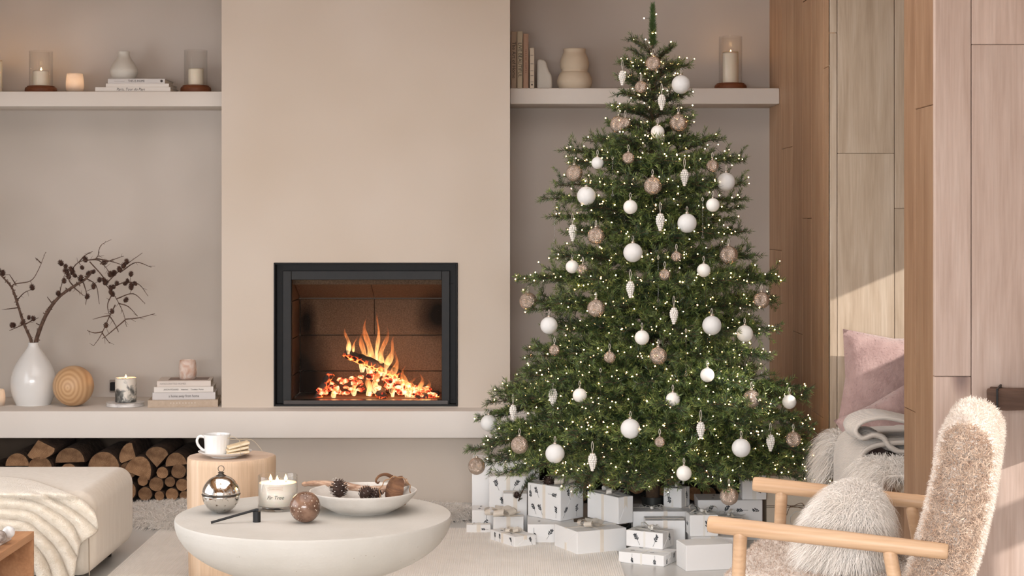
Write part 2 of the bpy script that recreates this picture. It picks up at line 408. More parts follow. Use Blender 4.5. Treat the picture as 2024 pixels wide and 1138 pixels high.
# outer right wall: assumed alcove window and armchair-side openings, placed for the sun patches
ow = MB()
def wall_with_holes(mb, x0, x1, y0, y1, z0, z1, holes):
    ys = sorted({y0, y1, *[h[0] for h in holes], *[h[1] for h in holes]}); zs = sorted({z0, z1, *[h[2] for h in holes], *[h[3] for h in holes]})
    for a, b in zip(ys[:-1], ys[1:]):
        for c, d in zip(zs[:-1], zs[1:]):
            if not any(h[0] <= (a + b) / 2 <= h[1] and h[2] <= (c + d) / 2 <= h[3] for h in holes): mb.box(x0, x1, a, b, c, d)
wall_with_holes(ow, XR, XR + .08, 5.48, 6.76, 0, ZC, [(5.55, 6.70, 1.12, 1.46)])
struct(ow.obj('wall_alcove_assumed_window', oak_mid))
ow = MB(); XO = XR + .5
wall_with_holes(ow, XO, XO + .08, -1.6, 5.102, 0, ZC, [(3.0, 3.75, 1.05, 1.62), (4.39, 4.85, 1.03, 1.22), (4.39, 4.85, .70, .93)])
struct(ow.obj('wall_right_assumed_window', plaster))
# ------------------------------------------------------------------ fireplace
black_metal = mat('black_steel', lin(14, 14, 15), lin(19, 18, 18), 0.5, scale=30, spec=.25)
grey_metal = mat('graphite_steel', lin(30, 30, 31), lin(35, 34, 34), 0.5, scale=30, spec=.3)
def firebrick():
    m, nt, b = new_mat('firebrick'); L = nt.links.new
    ge = N(nt, 'ShaderNodeNewGeometry'); tc = N(nt, 'ShaderNodeTexCoord')
    n1 = N(nt, 'ShaderNodeTexNoise', i_Scale=180.0, i_Detail=2.0); L(ge.outputs['Position'], n1.inputs['Vector'])
    rp = ramp(nt, [(0.3, lin(88, 70, 56)), (0.7, lin(116, 96, 78))]); L(n1.outputs[0], rp.inputs[0])
    n2 = N(nt, 'ShaderNodeTexNoise', i_Scale=3.1, i_Detail=3.0); mp = N(nt, 'ShaderNodeMapping'); mp.inputs['Location'].default_value = (0.4, 0, 0.55)
    L(ge.outputs['Position'], mp.inputs[0]); L(mp.outputs[0], n2.inputs['Vector'])
    pass
    col = rp.outputs[0]
    blots = [(W(868, 620, 8.24), (.10, .3, .12)), (W(600, 745, 8.24), (.11, .3, .22)), (W(606, 640, 8.24), (.045, .3, .10))]
    for c, sz in blots:                                        # soot blots burnt into the slabs
        q = N(nt, 'ShaderNodeVectorMath', operation='SUBTRACT'); q.inputs[1].default_value = c; L(ge.outputs['Position'], q.inputs[0])
        d = N(nt, 'ShaderNodeVectorMath', operation='DIVIDE'); d.inputs[1].default_value = sz; L(q.outputs[0], d.inputs[0])
        ln = N(nt, 'ShaderNodeVectorMath', operation='LENGTH'); L(d.outputs[0], ln.inputs[0])
        ad = N(nt, 'ShaderNodeMath', operation='ADD'); L(ln.outputs['Value'], ad.inputs[0]); L(n2.outputs[0], ad.inputs[1])
        r2 = ramp(nt, [(0.50, (0.03, 0.025, 0.02, 1)), (0.78, (0.5, 0.46, 0.42, 1)), (1.0, (1, 1, 1, 1))]); mr = N(nt, 'ShaderNodeMapRange'); mr.inputs[1].default_value = 0.0; mr.inputs[2].default_value = 1.9
        L(ad.outputs[0], mr.inputs[0]); L(mr.outputs[0], r2.inputs[0])
        mx = N(nt, 'ShaderNodeMixRGB', blend_type='MULTIPLY'); mx.inputs[0].default_value = 1.0; L(col, mx.inputs[1]); L(r2.outputs[0], mx.inputs[2]); col = mx.outputs[0]
    L(col, b.inputs['Base Color']); b.inputs['Roughness'].default_value = 0.9
    bp = N(nt, 'ShaderNodeBump', i_Strength=0.2, i_Distance=0.002); L(n1.outputs[0], bp.inputs['Height']); L(bp.outputs[0], b.inputs['Normal'])
    return m
brick_m = firebrick()
fp = thing('fireplace_insert', 'black steel fireplace insert with glass door set into the chimney breast', 'fireplace', ((FX0 + FX1) / 2, YBR, FZ0))
O = Vector(fp.location)
def fbox(mb, px0, px1, py0, py1, y0, y1, y=None):
    yy = y if y is not None else y0
    mb.box(WX(px0, yy) - O.x, WX(px1, yy) - O.x, y0 - O.y, y1 - O.y, WZ(py1, yy) - O.z, WZ(py0, yy) - O.z); return mb
def frame(mb, px0, px1, py0, py1, wl_, wr_, wt, wb_, y0, y1, y):
    fbox(mb, px0, px0 + wl_, py0, py1, y0, y1, y); fbox(mb, px1 - wr_, px1, py0, py1, y0, y1, y)
    fbox(mb, px0 + wl_, px1 - wr_, py0, py0 + wt, y0, y1, y); fbox(mb, px0 + wl_, px1 - wr_, py1 - wb_, py1, y0, y1, y); return mb
frame(MB(), 541.5, 904.5, 519.5, 802.5, 3, 3, 3, 4, YBR - .008, YBR + .10, YBR).obj('outer_frame', black_metal, fp, bevel=.0012, bseg=1)
frame(MB(), 544.5, 901.5, 522.5, 798.5, 17, 14, 14, 6, YBR + .045, YBR + .10, YBR).obj('recess_panel', black_metal, fp)
frame(MB(), 559, 889, 535, 799.5, 17, 16, 18, 9, YBR + .015, YBR + .05, YBR + .02).obj('door_frame', grey_metal, fp, bevel=.002, bseg=1)
fbox(MB(), 562, 886, 790, 799, YBR - .002, YBR + .05, YBR + .02).obj('sill', mat('steel_sill', lin(70, 66, 64), None, .25, metal=.7), fp, bevel=.001, bseg=1)
fbox(MB(), 575, 874, 552, 791, YBR + .035, YBR + .039, YBR + .02).obj('glass_pane', glass('fire_glass', (.97, .95, .93, 1), alpha=.06), fp)
for (a, b) in ((555, 560), (548, 772), (894, 790), (894, 560)):
    c = W(a, b, YBR + .04); MB().lathe([(.003, 0), (.003, .003), (.0015, .004)], 8).obj('bolt', grey_metal, fp, loc=c - O + Vector((0, -.002, 0)), rot=(PI / 2, 0, 0))
# firebox of separate firebrick slabs
YF = 8.24; BXL, BXR = WX(577, 7.94), WX(876, 7.94)
Zf, Zt = WZ(789, 7.94), WZ(590, YF)
def slab(x0, x1, y0, y1, z0, z1, g=.0015):
    MB().box(x0 + g - O.x, x1 - g - O.x, y0 + (g if y1 - y0 > .03 else 0) - O.y, y1 - (g if y1 - y0 > .03 else 0) - O.y, z0 + g - O.z, z1 - g - O.z).obj('brick', brick_m, fp, bevel=.002, bseg=1)
rows = [Zf, WZ(733, YF), WZ(662, YF), Zt]
xm = WX(740, YF)
slab(BXL, BXR, YF, YF + .025, rows[0], rows[1]); slab(BXL, BXR, YF, YF + .025, rows[1], rows[2])
slab(BXL, xm, YF, YF + .025, rows[2], rows[3]); slab(xm, BXR, YF, YF + .025, rows[2], rows[3])
for k in range(3):
    for x in ((BXL - .02, BXL), (BXR, BXR + .02)): slab(x[0], x[1], YBR + .10, YF, rows[k] , rows[k + 1])
for x in ((BXL - .02, BXL), (BXR, BXR + .02)): slab(x[0], x[1], YBR + .10, YF, rows[3], 1.03)
slab(BXL, BXR, YBR + .10, YF + .02, Zf - .02, Zf)
for (a, b) in ((BXL, xm), (xm, BXR)):                       # canted baffle slabs overhead
    mb = MB(); v = []
    for x in (a + .0015, b - .0015):
        v += [(x - O.x, YF - O.y, Zt + .004 - O.z), (x - O.x, YF - O.y, Zt + .03 - O.z), (x - O.x, 8.02 - O.y, 1.0 - O.z), (x - O.x, 8.02 - O.y, 1.026 - O.z)]
    mb.add(v, [(0, 2, 3, 1), (4, 5, 7, 6), (0, 4, 6, 2), (1, 3, 7, 5), (0, 1, 5, 4), (2, 6, 7, 3)]).obj('brick', brick_m, fp)
fbox(MB(), 577, 876, 545, 562, 7.98, 8.01, 7.98).obj('baffle_lip', brick_m, fp)

def charred():
    m, nt, b = new_mat('charred_wood'); L = nt.links.new
    tc = N(nt, 'ShaderNodeTexCoord'); ge = N(nt, 'ShaderNodeNewGeometry')
    vo = N(nt, 'ShaderNodeTexVoronoi', i_Scale=42.0, feature='DISTANCE_TO_EDGE'); L(tc.outputs['Object'], vo.inputs['Vector'])
    nz = N(nt, 'ShaderNodeTexNoise', i_Scale=11.0, i_Detail=3.0); L(tc.outputs['Object'], nz.inputs['Vector'])
    rp = ramp(nt, [(0.35, lin(28, 22, 20)), (0.7, lin(96, 84, 78))]); L(nz.outputs[0], rp.inputs[0]); L(rp.outputs[0], b.inputs['Base Color'])
    sx = N(nt, 'ShaderNodeSeparateXYZ'); L(ge.outputs['Normal'], sx.inputs[0])
    dn = N(nt, 'ShaderNodeMapRange'); dn.inputs[1].default_value = 0.35; dn.inputs[2].default_value = -0.5; L(sx.outputs[2], dn.inputs[0])
    cr = N(nt, 'ShaderNodeMapRange'); cr.inputs[1].default_value = 0.16; cr.inputs[2].default_value = 0.0; L(vo.outputs[0], cr.inputs[0])
    hot = N(nt, 'ShaderNodeMath', operation='MULTIPLY'); L(dn.outputs[0], hot.inputs[0]); L(cr.outputs[0], hot.inputs[1])
    a2 = N(nt, 'ShaderNodeMath', operation='MULTIPLY'); L(hot.outputs[0], a2.inputs[0]); a2.inputs[1].default_value = 5.0
    rc = ramp(nt, [(0.0, (0.6, 0.03, 0.005, 1)), (0.6, (1, 0.16, 0.03, 1)), (1.0, (1, 0.45, 0.12, 1))]); L(hot.outputs[0], rc.inputs[0])
    L(rc.outputs[0], b.inputs['Emission Color']); L(a2.outputs[0], b.inputs['Emission Strength'])
    b.inputs['Roughness'].default_value = 0.95
    bp = N(nt, 'ShaderNodeBump', i_Strength=0.6, i_Distance=0.006); L(vo.outputs[0], bp.inputs['Height']); L(bp.outputs[0], b.inputs['Normal'])
    m.cycles.emission_sampling = 'NONE'
    return m
char_m = charred()
def ember():
    m, nt, b = new_mat('glowing_ember'); L = nt.links.new
    tc = N(nt, 'ShaderNodeTexCoord'); nz = N(nt, 'ShaderNodeTexNoise', i_Scale=38.0, i_Detail=3.0); ge = N(nt, 'ShaderNodeNewGeometry'); L(ge.outputs['Position'], nz.inputs['Vector'])
    rc = ramp(nt, [(0.38, (0.02, 0.004, 0.002, 1)), (0.46, (0.6, 0.04, 0.012, 1)), (0.55, (1, 0.24, 0.09, 1)), (0.66, (1, 0.62, 0.34, 1))]); L(nz.outputs[0], rc.inputs[0])
    L(rc.outputs[0], b.inputs['Emission Color']); b.inputs['Emission Strength'].default_value = 2.6; b.inputs['Base Color'].default_value = (0.03, 0.02, 0.02, 1); b.inputs['Roughness'].default_value = 1
    m.cycles.emission_sampling = 'NONE'
    return m
ember_m = ember()
def rough_log(name, p0, p1, r, m, label, seed, cat='log', n=14):
    rr = random.Random(seed); p0, p1 = Vector(p0), Vector(p1); c = (p0 + p1) / 2
    pts = [p0.lerp(p1, k / n) - c + Vector((rr.uniform(-1, 1), rr.uniform(-1, 1), rr.uniform(-1, 1))) * r * .10 for k in range(n + 1)]
    mb = MB().tube(pts, [r * rr.uniform(.78, 1.12) * (0.75 if k in (0, n) else 1) for k in range(n + 1)], 12)
    mb.v = [tuple(Vector(v) * (1 + 0.02 * rr.uniform(-1, 1)) + Vector((rr.uniform(-1, 1), rr.uniform(-1, 1), rr.uniform(-1, 1))) * r * .10) for v in mb.v]
    return tag(mb.obj(name, m, None, True, loc=c), label, cat, 'logs burning in the fire')
rough_log('burning_log', W(681, 697, 8.06), W(792, 742, 8.10), .023, char_m, 'charred log lying aslant across the top of the fire', 3)
rough_log('burning_log', W(655, 735, 8.08), W(624, 792, 8.04), .021, char_m, 'ashen log leaning at the left edge of the fire', 4)
rough_log('burning_log', W(756, 790, 7.99), W(745, 752, 8.16), .027, char_m, 'charred log pointing at the glass in the middle of the embers', 5)
rough_log('burning_log', W(822, 789, 8.0), W(866, 778, 8.05), .019, char_m, 'short log at the right edge of the fire', 6)
eb = MB(); rr = random.Random(5)
for k in range(95):
    t = rr.random(); px = 632 + 225 * t
    hmax = 40 * math.exp(-((px - 735) / 62) ** 2) + 14 * math.exp(-((px - 655) / 20) ** 2) + 6
    y = rr.uniform(7.99, 8.17)
    c = Vector((WX(px, 8.08), y, Zf + .008 + S(hmax, 8.08) * rr.random() ** .8))
    r = rr.uniform(.008, .019)
    o0 = len(eb.v); eb.ball(c, r, 7, 5, rr.uniform(.8, 1.5), rr.uniform(.8, 1.3), rr.uniform(.6, .9))
    for i in range(o0, len(eb.v)): eb.v[i] = tuple(Vector(eb.v[i]) + Vector((rr.uniform(-1, 1), rr.uniform(-1, 1), rr.uniform(-1, 1))) * r * .22)
tag(eb.obj('ember_bed', ember_m), 'heap of red glowing embers under the burning logs', 'embers', kind='stuff')
def flame_mat():
    m, nt, b = new_mat('flame'); L = nt.links.new; nt.nodes.remove(b); out = nt.nodes['Material Output']
    tc = N(nt, 'ShaderNodeTexCoord'); sp = N(nt, 'ShaderNodeSeparateXYZ'); L(tc.outputs['Generated'], sp.inputs[0])
    mp = N(nt, 'ShaderNodeMapping'); mp.inputs['Scale'].default_value = (60, 60, 16); L(tc.outputs['Object'], mp.inputs[0])
    nz = N(nt, 'ShaderNodeTexNoise', i_Scale=1.0, i_Detail=2.0); L(mp.outputs[0], nz.inputs['Vector'])
    rc = ramp(nt, [(0.0, (1, 0.72, 0.36, 1)), (0.3, (1, 0.50, 0.17, 1)), (0.65, (0.95, 0.26, 0.06, 1)), (1.0, (0.7, 0.12, 0.02, 1))]); L(sp.outputs[2], rc.inputs[0])
    st = ramp(nt, [(0.0, (0.9,) * 3 + (1,)), (0.25, (1.0,) * 3 + (1,)), (0.6, (0.5,) * 3 + (1,)), (1.0, (0.04,) * 3 + (1,))]); L(sp.outputs[2], st.inputs[0])
    m2 = N(nt, 'ShaderNodeMapRange'); m2.inputs[1].default_value = .3; m2.inputs[2].default_value = .7; m2.inputs[3].default_value = .05; m2.inputs[4].default_value = 1.5; L(nz.outputs[0], m2.inputs[0])
    mu = N(nt, 'ShaderNodeMath', operation='MULTIPLY'); L(st.outputs[0], mu.inputs[0]); L(m2.outputs[0], mu.inputs[1])
    em = N(nt, 'ShaderNodeEmission'); L(rc.outputs[0], em.inputs[0]); L(mu.outputs[0], em.inputs[1])
    tr = N(nt, 'ShaderNodeBsdfTransparent'); ad = N(nt, 'ShaderNodeAddShader'); L(tr.outputs[0], ad.inputs[0]); L(em.outputs[0], ad.inputs[1]); L(ad.outputs[0], out.inputs[0])
    m.cycles.emission_sampling = 'NONE'
    return m
flame_m = flame_mat()
fire = thing('fire', 'orange flames leaping from the burning logs', 'fire', (WX(740, 8.08), 8.08, Zf))
def flame(px, py0, py1, wpx, lean, y, seed):
    rr = random.Random(seed); h = S(py0 - py1, y) * 1.12; w = S(wpx, y) / 2 * 1.25; n = 18; mb = MB(); ph = rr.uniform(0, 6)
    base = W(px, py0, y) - Vector(fire.location)
    pts, rad = [], []
    for k in range(n + 1):
        t = k / n
        pts.append((lean * h * t ** 1.5 + math.sin(t * 7 + ph) * w * .45 * t, math.sin(t * 5 + ph) * w * .2, h * t))
        rad.append(max(.0006, w * (1 - t) ** .8 * (0.55 + .6 * math.sin(min(1, t * 2.6) * PI / 2)) * (1 + .22 * math.sin(t * 13 + ph * 2))))
    mb.tube(pts, rad, 10, flat=.5)
    return mb.obj('flame', flame_m, fire, True, loc=base)
for k, f in enumerate([(689, 700, 652, 16, -.10, 8.05), (697, 705, 668, 10, .2, 8.07), (716, 735, 660, 26, .05, 8.10), (731, 745, 640, 30, -.05, 8.12), (744, 720, 628, 15, .05, 8.13), (752, 742, 655, 26, .12, 8.11), (762, 740, 672, 24, .30, 8.09),
                       (772, 765, 700, 26, .22, 8.07), (728, 782, 735, 22, .1, 8.03), (700, 780, 742, 20, .1, 8.04), (742, 775, 720, 26, .1, 8.05), (806, 786, 728, 26, -.15, 8.05), (815, 787, 748, 30, .05, 8.04), (828, 786, 742, 22, .12, 8.05), (840, 785, 752, 18, .25, 8.06), (660, 785, 758, 18, .1, 8.03), (776, 785, 735, 20, -.1, 8.06), (795, 770, 745, 14, 0, 8.05)]):
    flame(*f, seed=k + 20)
fl = light('fire_glow', 'POINT', W(760, 740, 8.02), (0, 0, -1), .95, (1.0, 0.42, 0.14), shadow_soft_size=0.07)
light('fire_glow', 'POINT', W(835, 775, 8.02), (0, 0, -1), .5, (1.0, 0.45, 0.16), shadow_soft_size=0.04)

# ------------------------------------------------------------------ stacked logs
def endgrain():
    m, nt, b = new_mat('log_end_grain'); L = nt.links.new
    tc = N(nt, 'ShaderNodeTexCoord'); oi = N(nt, 'ShaderNodeObjectInfo')
    wv = N(nt, 'ShaderNodeTexWave', wave_type='RINGS', rings_direction='Y', i_Scale=60.0, i_Distortion=7.0, i_Detail=2.0); L(tc.outputs['Object'], wv.inputs['Vector'])
    rp = ramp(nt, [(0.0, lin(150, 112, 80)), (1.0, lin(178, 138, 101))]); L(wv.outputs[0], rp.inputs[0])
    nz = N(nt, 'ShaderNodeTexNoise', i_Scale=22.0, i_Detail=3.0); L(tc.outputs['Object'], nz.inputs['Vector'])
    r2 = ramp(nt, [(0.32, (0.38, 0.31, 0.26, 1)), (0.6, (1, 1, 1, 1))]); L(nz.outputs[0], r2.inputs[0])
    mx = N(nt, 'ShaderNodeMixRGB', blend_type='MULTIPLY'); mx.inputs[0].default_value = .9; L(rp.outputs[0], mx.inputs[1]); L(r2.outputs[0], mx.inputs[2])
    hs = N(nt, 'ShaderNodeHueSaturation'); mr = N(nt, 'ShaderNodeMapRange'); mr.inputs[3].default_value = .6; mr.inputs[4].default_value = 1.15
    L(oi.outputs['Random'], mr.inputs[0]); L(mr.outputs[0], hs.inputs['Value']); L(mx.outputs[0], hs.inputs['Color']); L(hs.outputs[0], b.inputs['Base Color']); b.inputs['Roughness'].default_value = .9
    return m
end_m = endgrain()
bark_m = mat('log_bark', lin(62, 46, 36), lin(100, 78, 62), .95, scale=26, bump=.8, bscale=70, rnd=.15)
log_i = [0]
def firewood(poly_px, c, y0, label, group, length=.36, seed=0):
    """extruded log: outline in photograph pixels about c, cut end facing the room"""
    rr = random.Random(seed); n = len(poly_px); mb = MB(); k = y0 / FPX
    rings = []
    for j, t in enumerate((0, .012, .5, 1)):
        sc_ = .96 if j == 0 else (1 + (0.03 if j == 2 else 0))
        rings += [((x * k) * sc_, t * length, (-y * k) * sc_) for x, y in poly_px]
    fs = []
    for j in range(3):
        for i in range(n): fs.append((j * n + i, j * n + (i + 1) % n, (j + 1) * n + (i + 1) % n, (j + 1) * n + i))
    mb.add(rings, fs); mb.f.append(tuple(range(3 * n, 4 * n))); mb.mi.append(0)
    mb.f.append(tuple(reversed(range(n)))); mb.mi.append(1)
    o = mb.obj('log', [bark_m, end_m], None, loc=W(c[0], c[1], y0), sharp=.7)
    o.rotation_euler = (0, rr.uniform(-.1, .1) if len(set(poly_px)) > 20 else 0, rr.uniform(-.02, .02))
    return tag(o, label, 'log', group)
def roundp(r, n=18, seed=0):
    rr = random.Random(seed); return [(r * (1 + rr.uniform(-.05, .05)) * math.cos(2 * PI * i / n), r * (1 + rr.uniform(-.05, .05)) * math.sin(2 * PI * i / n)) for i in range(n)]
def halfp(w, h, rot=0, n=12):
    p = [(w / 2 * math.cos(PI * i / n), h / 2 - h * math.sin(PI * i / n)) for i in range(n + 1)]
    c, s = math.cos(rot), math.sin(rot); return [(x * c - y * s, x * s + y * c) for x, y in p]
def wedgep(w, h, rot=0, n=8):
    p = [(0, h / 2)] + [(w / 2 * math.cos(PI * (1 - i / n)), -h * .12 - h * .38 * math.sin(PI * i / n)) for i in range(n + 1)]
    c, s = math.cos(rot), math.sin(rot); return [(x * c - y * s, x * s + y * c) for x, y in p]
GL = 'firewood stacked under the left of the hearth ledge'
for k, (shape, c, lb) in enumerate([
    (halfp(48, 26), (34, 908), 'half-round split log at the left end of the stack, above the ottoman'),
    (wedgep(58, 40, 2.9), (80, 888), 'red-brown wedge of split log lying on top beside a half-round one'),
    (halfp(48, 22), (79, 913), 'low half-round log just under the red-brown wedge'),
    (halfp(60, 30, -.03), (138, 899), 'wide half-round split log with a pale toothed cut edge'),
    (halfp(64, 34), (205, 909), 'broad half-round log directly above the middle of the ottoman'),
    (wedgep(46, 34, -1.1), (254, 897), 'tilted narrow split log left of the big dark half log'),
    (halfp(56, 40, .38), (277, 921), 'big reddish half-round log behind the corner of the ottoman'),
    (wedgep(46, 42), (310, 903), 'wedge-shaped split log with its point down, top of the stack'),
    (halfp(44, 26, -.12), (347, 907), 'half-round split log above a furry cut round one'),
    (roundp(12, seed=1), (321, 934), 'small round log right below the point of the wedge log'),
    (roundp(15, seed=2), (353, 931), 'rough dark round log beside the stump, upper row'),
    (roundp(10.5, seed=3), (336, 952), 'small pale round log in the middle of the round ones'),
    (roundp(14.5, seed=4), (309, 957), 'medium orange round log second from the ottoman'),
    (roundp(10.5, seed=5), (282, 950), 'small grey round log touching the side of the ottoman'),
    (roundp(12.5, seed=6), (360, 958), 'round log near the stump, middle row'),
    (roundp(14, seed=7), (287, 976), 'large pale round log on the floor next to the ottoman'),
    (roundp(10, seed=8), (315, 980), 'small round log on the floor, second from the ottoman'),
    (roundp(13, seed=9), (340, 977), 'dark rough round log on the floor, third from the ottoman'),
    (roundp(10.5, seed=10), (365, 980), 'round log on the floor right beside the stump')]):
    firewood(shape, c, 7.86, lb, GL, seed=k)
ORDW = ['', 'first', 'second', 'third', 'fourth', 'fifth', 'sixth', 'seventh', 'eighth', 'ninth', 'tenth', 'eleventh', 'twelfth']
def ordinals(lst):
    key = lambda y: 0 if y > 960 else (1 if y > 925 else 2); out = {}
    for q in range(3):
        for n_, (x, y) in enumerate(sorted([(a, b) for a, b, c in lst if key(b) == q])): out[(x, y)] = n_ + 1
    return out
# the rest of the pile, carrying the upper logs behind the ottoman
HL = [(10, 968, 23), (58, 968, 23), (106, 968, 23), (154, 968, 23), (202, 968, 23), (248, 970, 21), (252, 930, 17), (30, 937, 13), (80, 938, 12), (135, 932, 17), (205, 938, 12), (385, 975, 11), (381, 945, 13), (390, 918, 14), (-25, 945, 20)]
ORD = ordinals(HL)
for k, (x, y, r) in enumerate(HL):
    row = 'floor row' if y > 960 else ('second row' if y > 925 else 'upper row'); side_ = ('behind the ottoman' if x < 260 else 'behind the stump')
    firewood(roundp(r, seed=30 + k), (x, y), 7.875, 'round log tucked %s, %s from the left in the %s' % (side_, ORDW[ORD[(x, y)]], row), GL, seed=40 + k)
GR = 'firewood stacked under the ledge behind the tree'
HR = [(1095, 905, 22), (1142, 908, 20), (1190, 905, 22), (1108, 945, 19), (1158, 948, 21), (1205, 948, 18), (1330, 945, 16), (1288, 910, 20), (1395, 943, 19), (1440, 908, 22), (1490, 950, 20), (1355, 908, 20), (1310, 976, 14), (1372, 976, 14), (1432, 960, 17), (1258, 957, 19), (1106, 978, 13), (1150, 979, 12), (1205, 979, 12), (1342, 978, 12), (1402, 975, 13), (1490, 981, 11)]
ORD = ordinals(HR)
for k, (x, y, r) in enumerate(HR):
    firewood(roundp(r, seed=60 + k), (x, y), 7.84, 'dim log behind the tree under the ledge, %s from left, %s' % (ORDW[ORD[(x, y)]], 'floor row' if y > 960 else ('second row' if y > 925 else 'upper row')), GR, seed=70 + k)
# ------------------------------------------------------------------ things on the shelves and the hearth
porcelain = mat('white_porcelain', lin(226, 224, 221), lin(233, 231, 228), .22, scale=3, coat=.3)
matte_white = mat('matte_white_ceramic', lin(208, 202, 192), lin(216, 210, 200), .75, scale=6, bump=.05, bscale=80)
cream_clay = mat('cream_clay', lin(206, 188, 164), lin(216, 199, 176), .8, scale=5, bump=.08, bscale=60)
brown_wood = wood('brown_turned_wood', lin(92, 52, 32), lin(120, 70, 44), lin(140, 88, 58), axis=0, knots=False, rnd=.06)
wax = mat('cream_wax', lin(236, 222, 200), lin(242, 230, 210), .5, scale=4, sss=.25)
clear = glass('clear_glass', (.992, .993, .99, 1), alpha=.10)
wick_m = mat('wick', lin(40, 32, 28), None, .9)
flame_c = emis('candle_flame', (1.0, .62, .26, 1), 11.0)
paper_m = mat('book_pages', lin(214, 200, 182), lin(226, 214, 198), .9, scale=2, stretch=(1, 1, 200))
ink = mat('dark_ink', lin(62, 54, 50), None, .8); ink_soft = mat('faint_ink', lin(150, 140, 134), None, .8); ink_white = mat('white_ink', lin(236, 230, 222), None, .8)
ZS1, ZS3 = WZ(180.5, YS), WZ(174, YS)

def candle_flame(parent, loc, h=.016, w=.0042, name='flame'):
    pr = [(.0004, 0), (w * .7, h * .12), (w, h * .3), (w * .72, h * .55), (w * .3, h * .8), (.0003, h)]
    return MB().lathe(smoothprof(pr, 3), 10).obj(name, flame_c, parent, True, loc=loc)
def pillar(name, label, loc, r, h, lit=True, m=None, group=None, power=.25):
    t = thing(name, label, 'candle', loc, group=group)
    MB().lathe(smoothprof([(r * .96, 0), (r, .004), (r, h - .004), (r * .93, h), (r * .75, h - .003), (r * .1, h - .006)], 3), 36).obj('wax', m or wax, t, True)
    MB().tube([(0, 0, h - .006), (.0006, 0, h + .002), (.001, 0, h + .005)], .0009, 5).obj('wick', wick_m, t)
    if lit:
        candle_flame(t, (.0008, 0, h + .003))
        L = light('candle_glow', 'POINT', (0, 0, 0), (0, 0, -1), power, (1, .56, .22), shadow_soft_size=.008); L.parent = t; L.location = (0, 0, h + .014)
    return t
def hurricane(label_h, label_c, pxc, y, zs, wbase, hbase, wglass, ytop, wc, yc, lit=True):
    x = WX(pxc, y); k = y / FPX
    t = thing('hurricane_lantern', label_h, 'candle holder', (x, y, zs), group='glass hurricane lanterns on the shelves')
    rb = wbase / 2 * k; hb = hbase
    MB().lathe(smoothprof([(rb * .93, 0), (rb, .006), (rb, hb * .55), (rb * .94, hb * .8), (rb * .85, hb * .86), (rb * .80, hb), (.002, hb)], 3), 40).obj('wooden_base', brown_wood, t, True)
    rg = wglass / 2 * k; hg = WZ(ytop, y) - zs - hb
    MB().lathe([(rg, 0), (rg, hg), (rg - .0012, hg + .0012), (rg - .0024, hg), (rg - .0024, 0)], 48, cap0=False, cap1=False).obj('glass_chimney', clear, t, True, loc=(0, 0, hb - .002))
    hc = WZ(yc, y) - zs - hb
    pillar('pillar_candle', label_c, (x, y, zs + hb), wc / 2 * k, hc, lit, group='pillar candles in the glass lanterns')
ys = 8.17
hurricane('glass lantern on a brown base at the left end of the left shelf', 'lit pink-white pillar candle in the leftmost glass lantern', 81, ys, ZS1, 62, .035, 46, 101, 31, 141)
hurricane('glass lantern on a brown base beside the chimney breast on the left shelf', 'unlit cream pillar candle in the lantern beside the chimney breast', 387, ys, ZS1, 60, .038, 46, 99, 30, 137, False)
hurricane('tall glass lantern on a dark base on the right shelf', 'tall lit cream pillar candle in the right shelf lantern', 1444, ys, ZS3, 63, .033, 46, 72, 31, 106)
k = ys / FPX
pillar('pillar_candle', 'glowing amber candle cut by the left picture edge on the shelf', (WX(-10, ys), ys, ZS1), .034, .15)
def glow_cup(name, label, loc, r, h, m, power):
    t = thing(name, label, 'votive', loc)
    MB().lathe(smoothprof([(r * .86, 0), (r * .95, h * .12), (r, h * .4), (r * .96, h * .75), (r * .88, h * .985), (r * .83, h), (r * .78, h * .97), (r * .84, h * .5), (r * .8, h * .12), (.001, h * .1)], 4), 36).obj('cup', m, t, True)
    MB().lathe([(r * .6, h * .13), (r * .6, h * .38), (.001, h * .38)], 20).obj('tealight', wax, t, True)
    candle_flame(t, (0, 0, h * .40), .009, .0025)
    L = light('candle_glow', 'POINT', (0, 0, 0), (0, 0, -1), power, (1, .84, .68), shadow_soft_size=.012); L.parent = t; L.location = (0, 0, h * .62)
    return t
def thin_shell(name, c, c2, trans=.5):
    m, nt, b = new_mat(name); L = nt.links.new
    tc = N(nt, 'ShaderNodeTexCoord'); nz = N(nt, 'ShaderNodeTexNoise', i_Scale=22.0, i_Detail=3.0, i_Distortion=1.0); L(tc.outputs['Object'], nz.inputs['Vector'])
    rp = ramp(nt, [(0.4, c), (0.66, c2)]); L(nz.outputs[0], rp.inputs[0]); L(rp.outputs[0], b.inputs['Base Color'])
    b.inputs['Roughness'].default_value = .45
    tl = N(nt, 'ShaderNodeBsdfTranslucent'); L(rp.outputs[0], tl.inputs[0]); mx = N(nt, 'ShaderNodeMixShader'); mx.inputs[0].default_value = trans
    L(b.outputs[0], mx.inputs[1]); L(tl.outputs[0], mx.inputs[2]); L(mx.outputs[0], nt.nodes['Material Output'].inputs[0]); MATS[name] = m
    return m
frost = thin_shell('frosted_cream_glass', lin(242, 228, 214), lin(245, 233, 220), .6)
onyx = thin_shell('pink_onyx', lin(238, 226, 218), lin(212, 176, 154), .35)
glow_cup('votive_holder', 'glowing frosted votive cup on the left shelf between lantern and books', (WX(148, ys), ys, ZS1), 17.5 * k, .093, frost, .26)

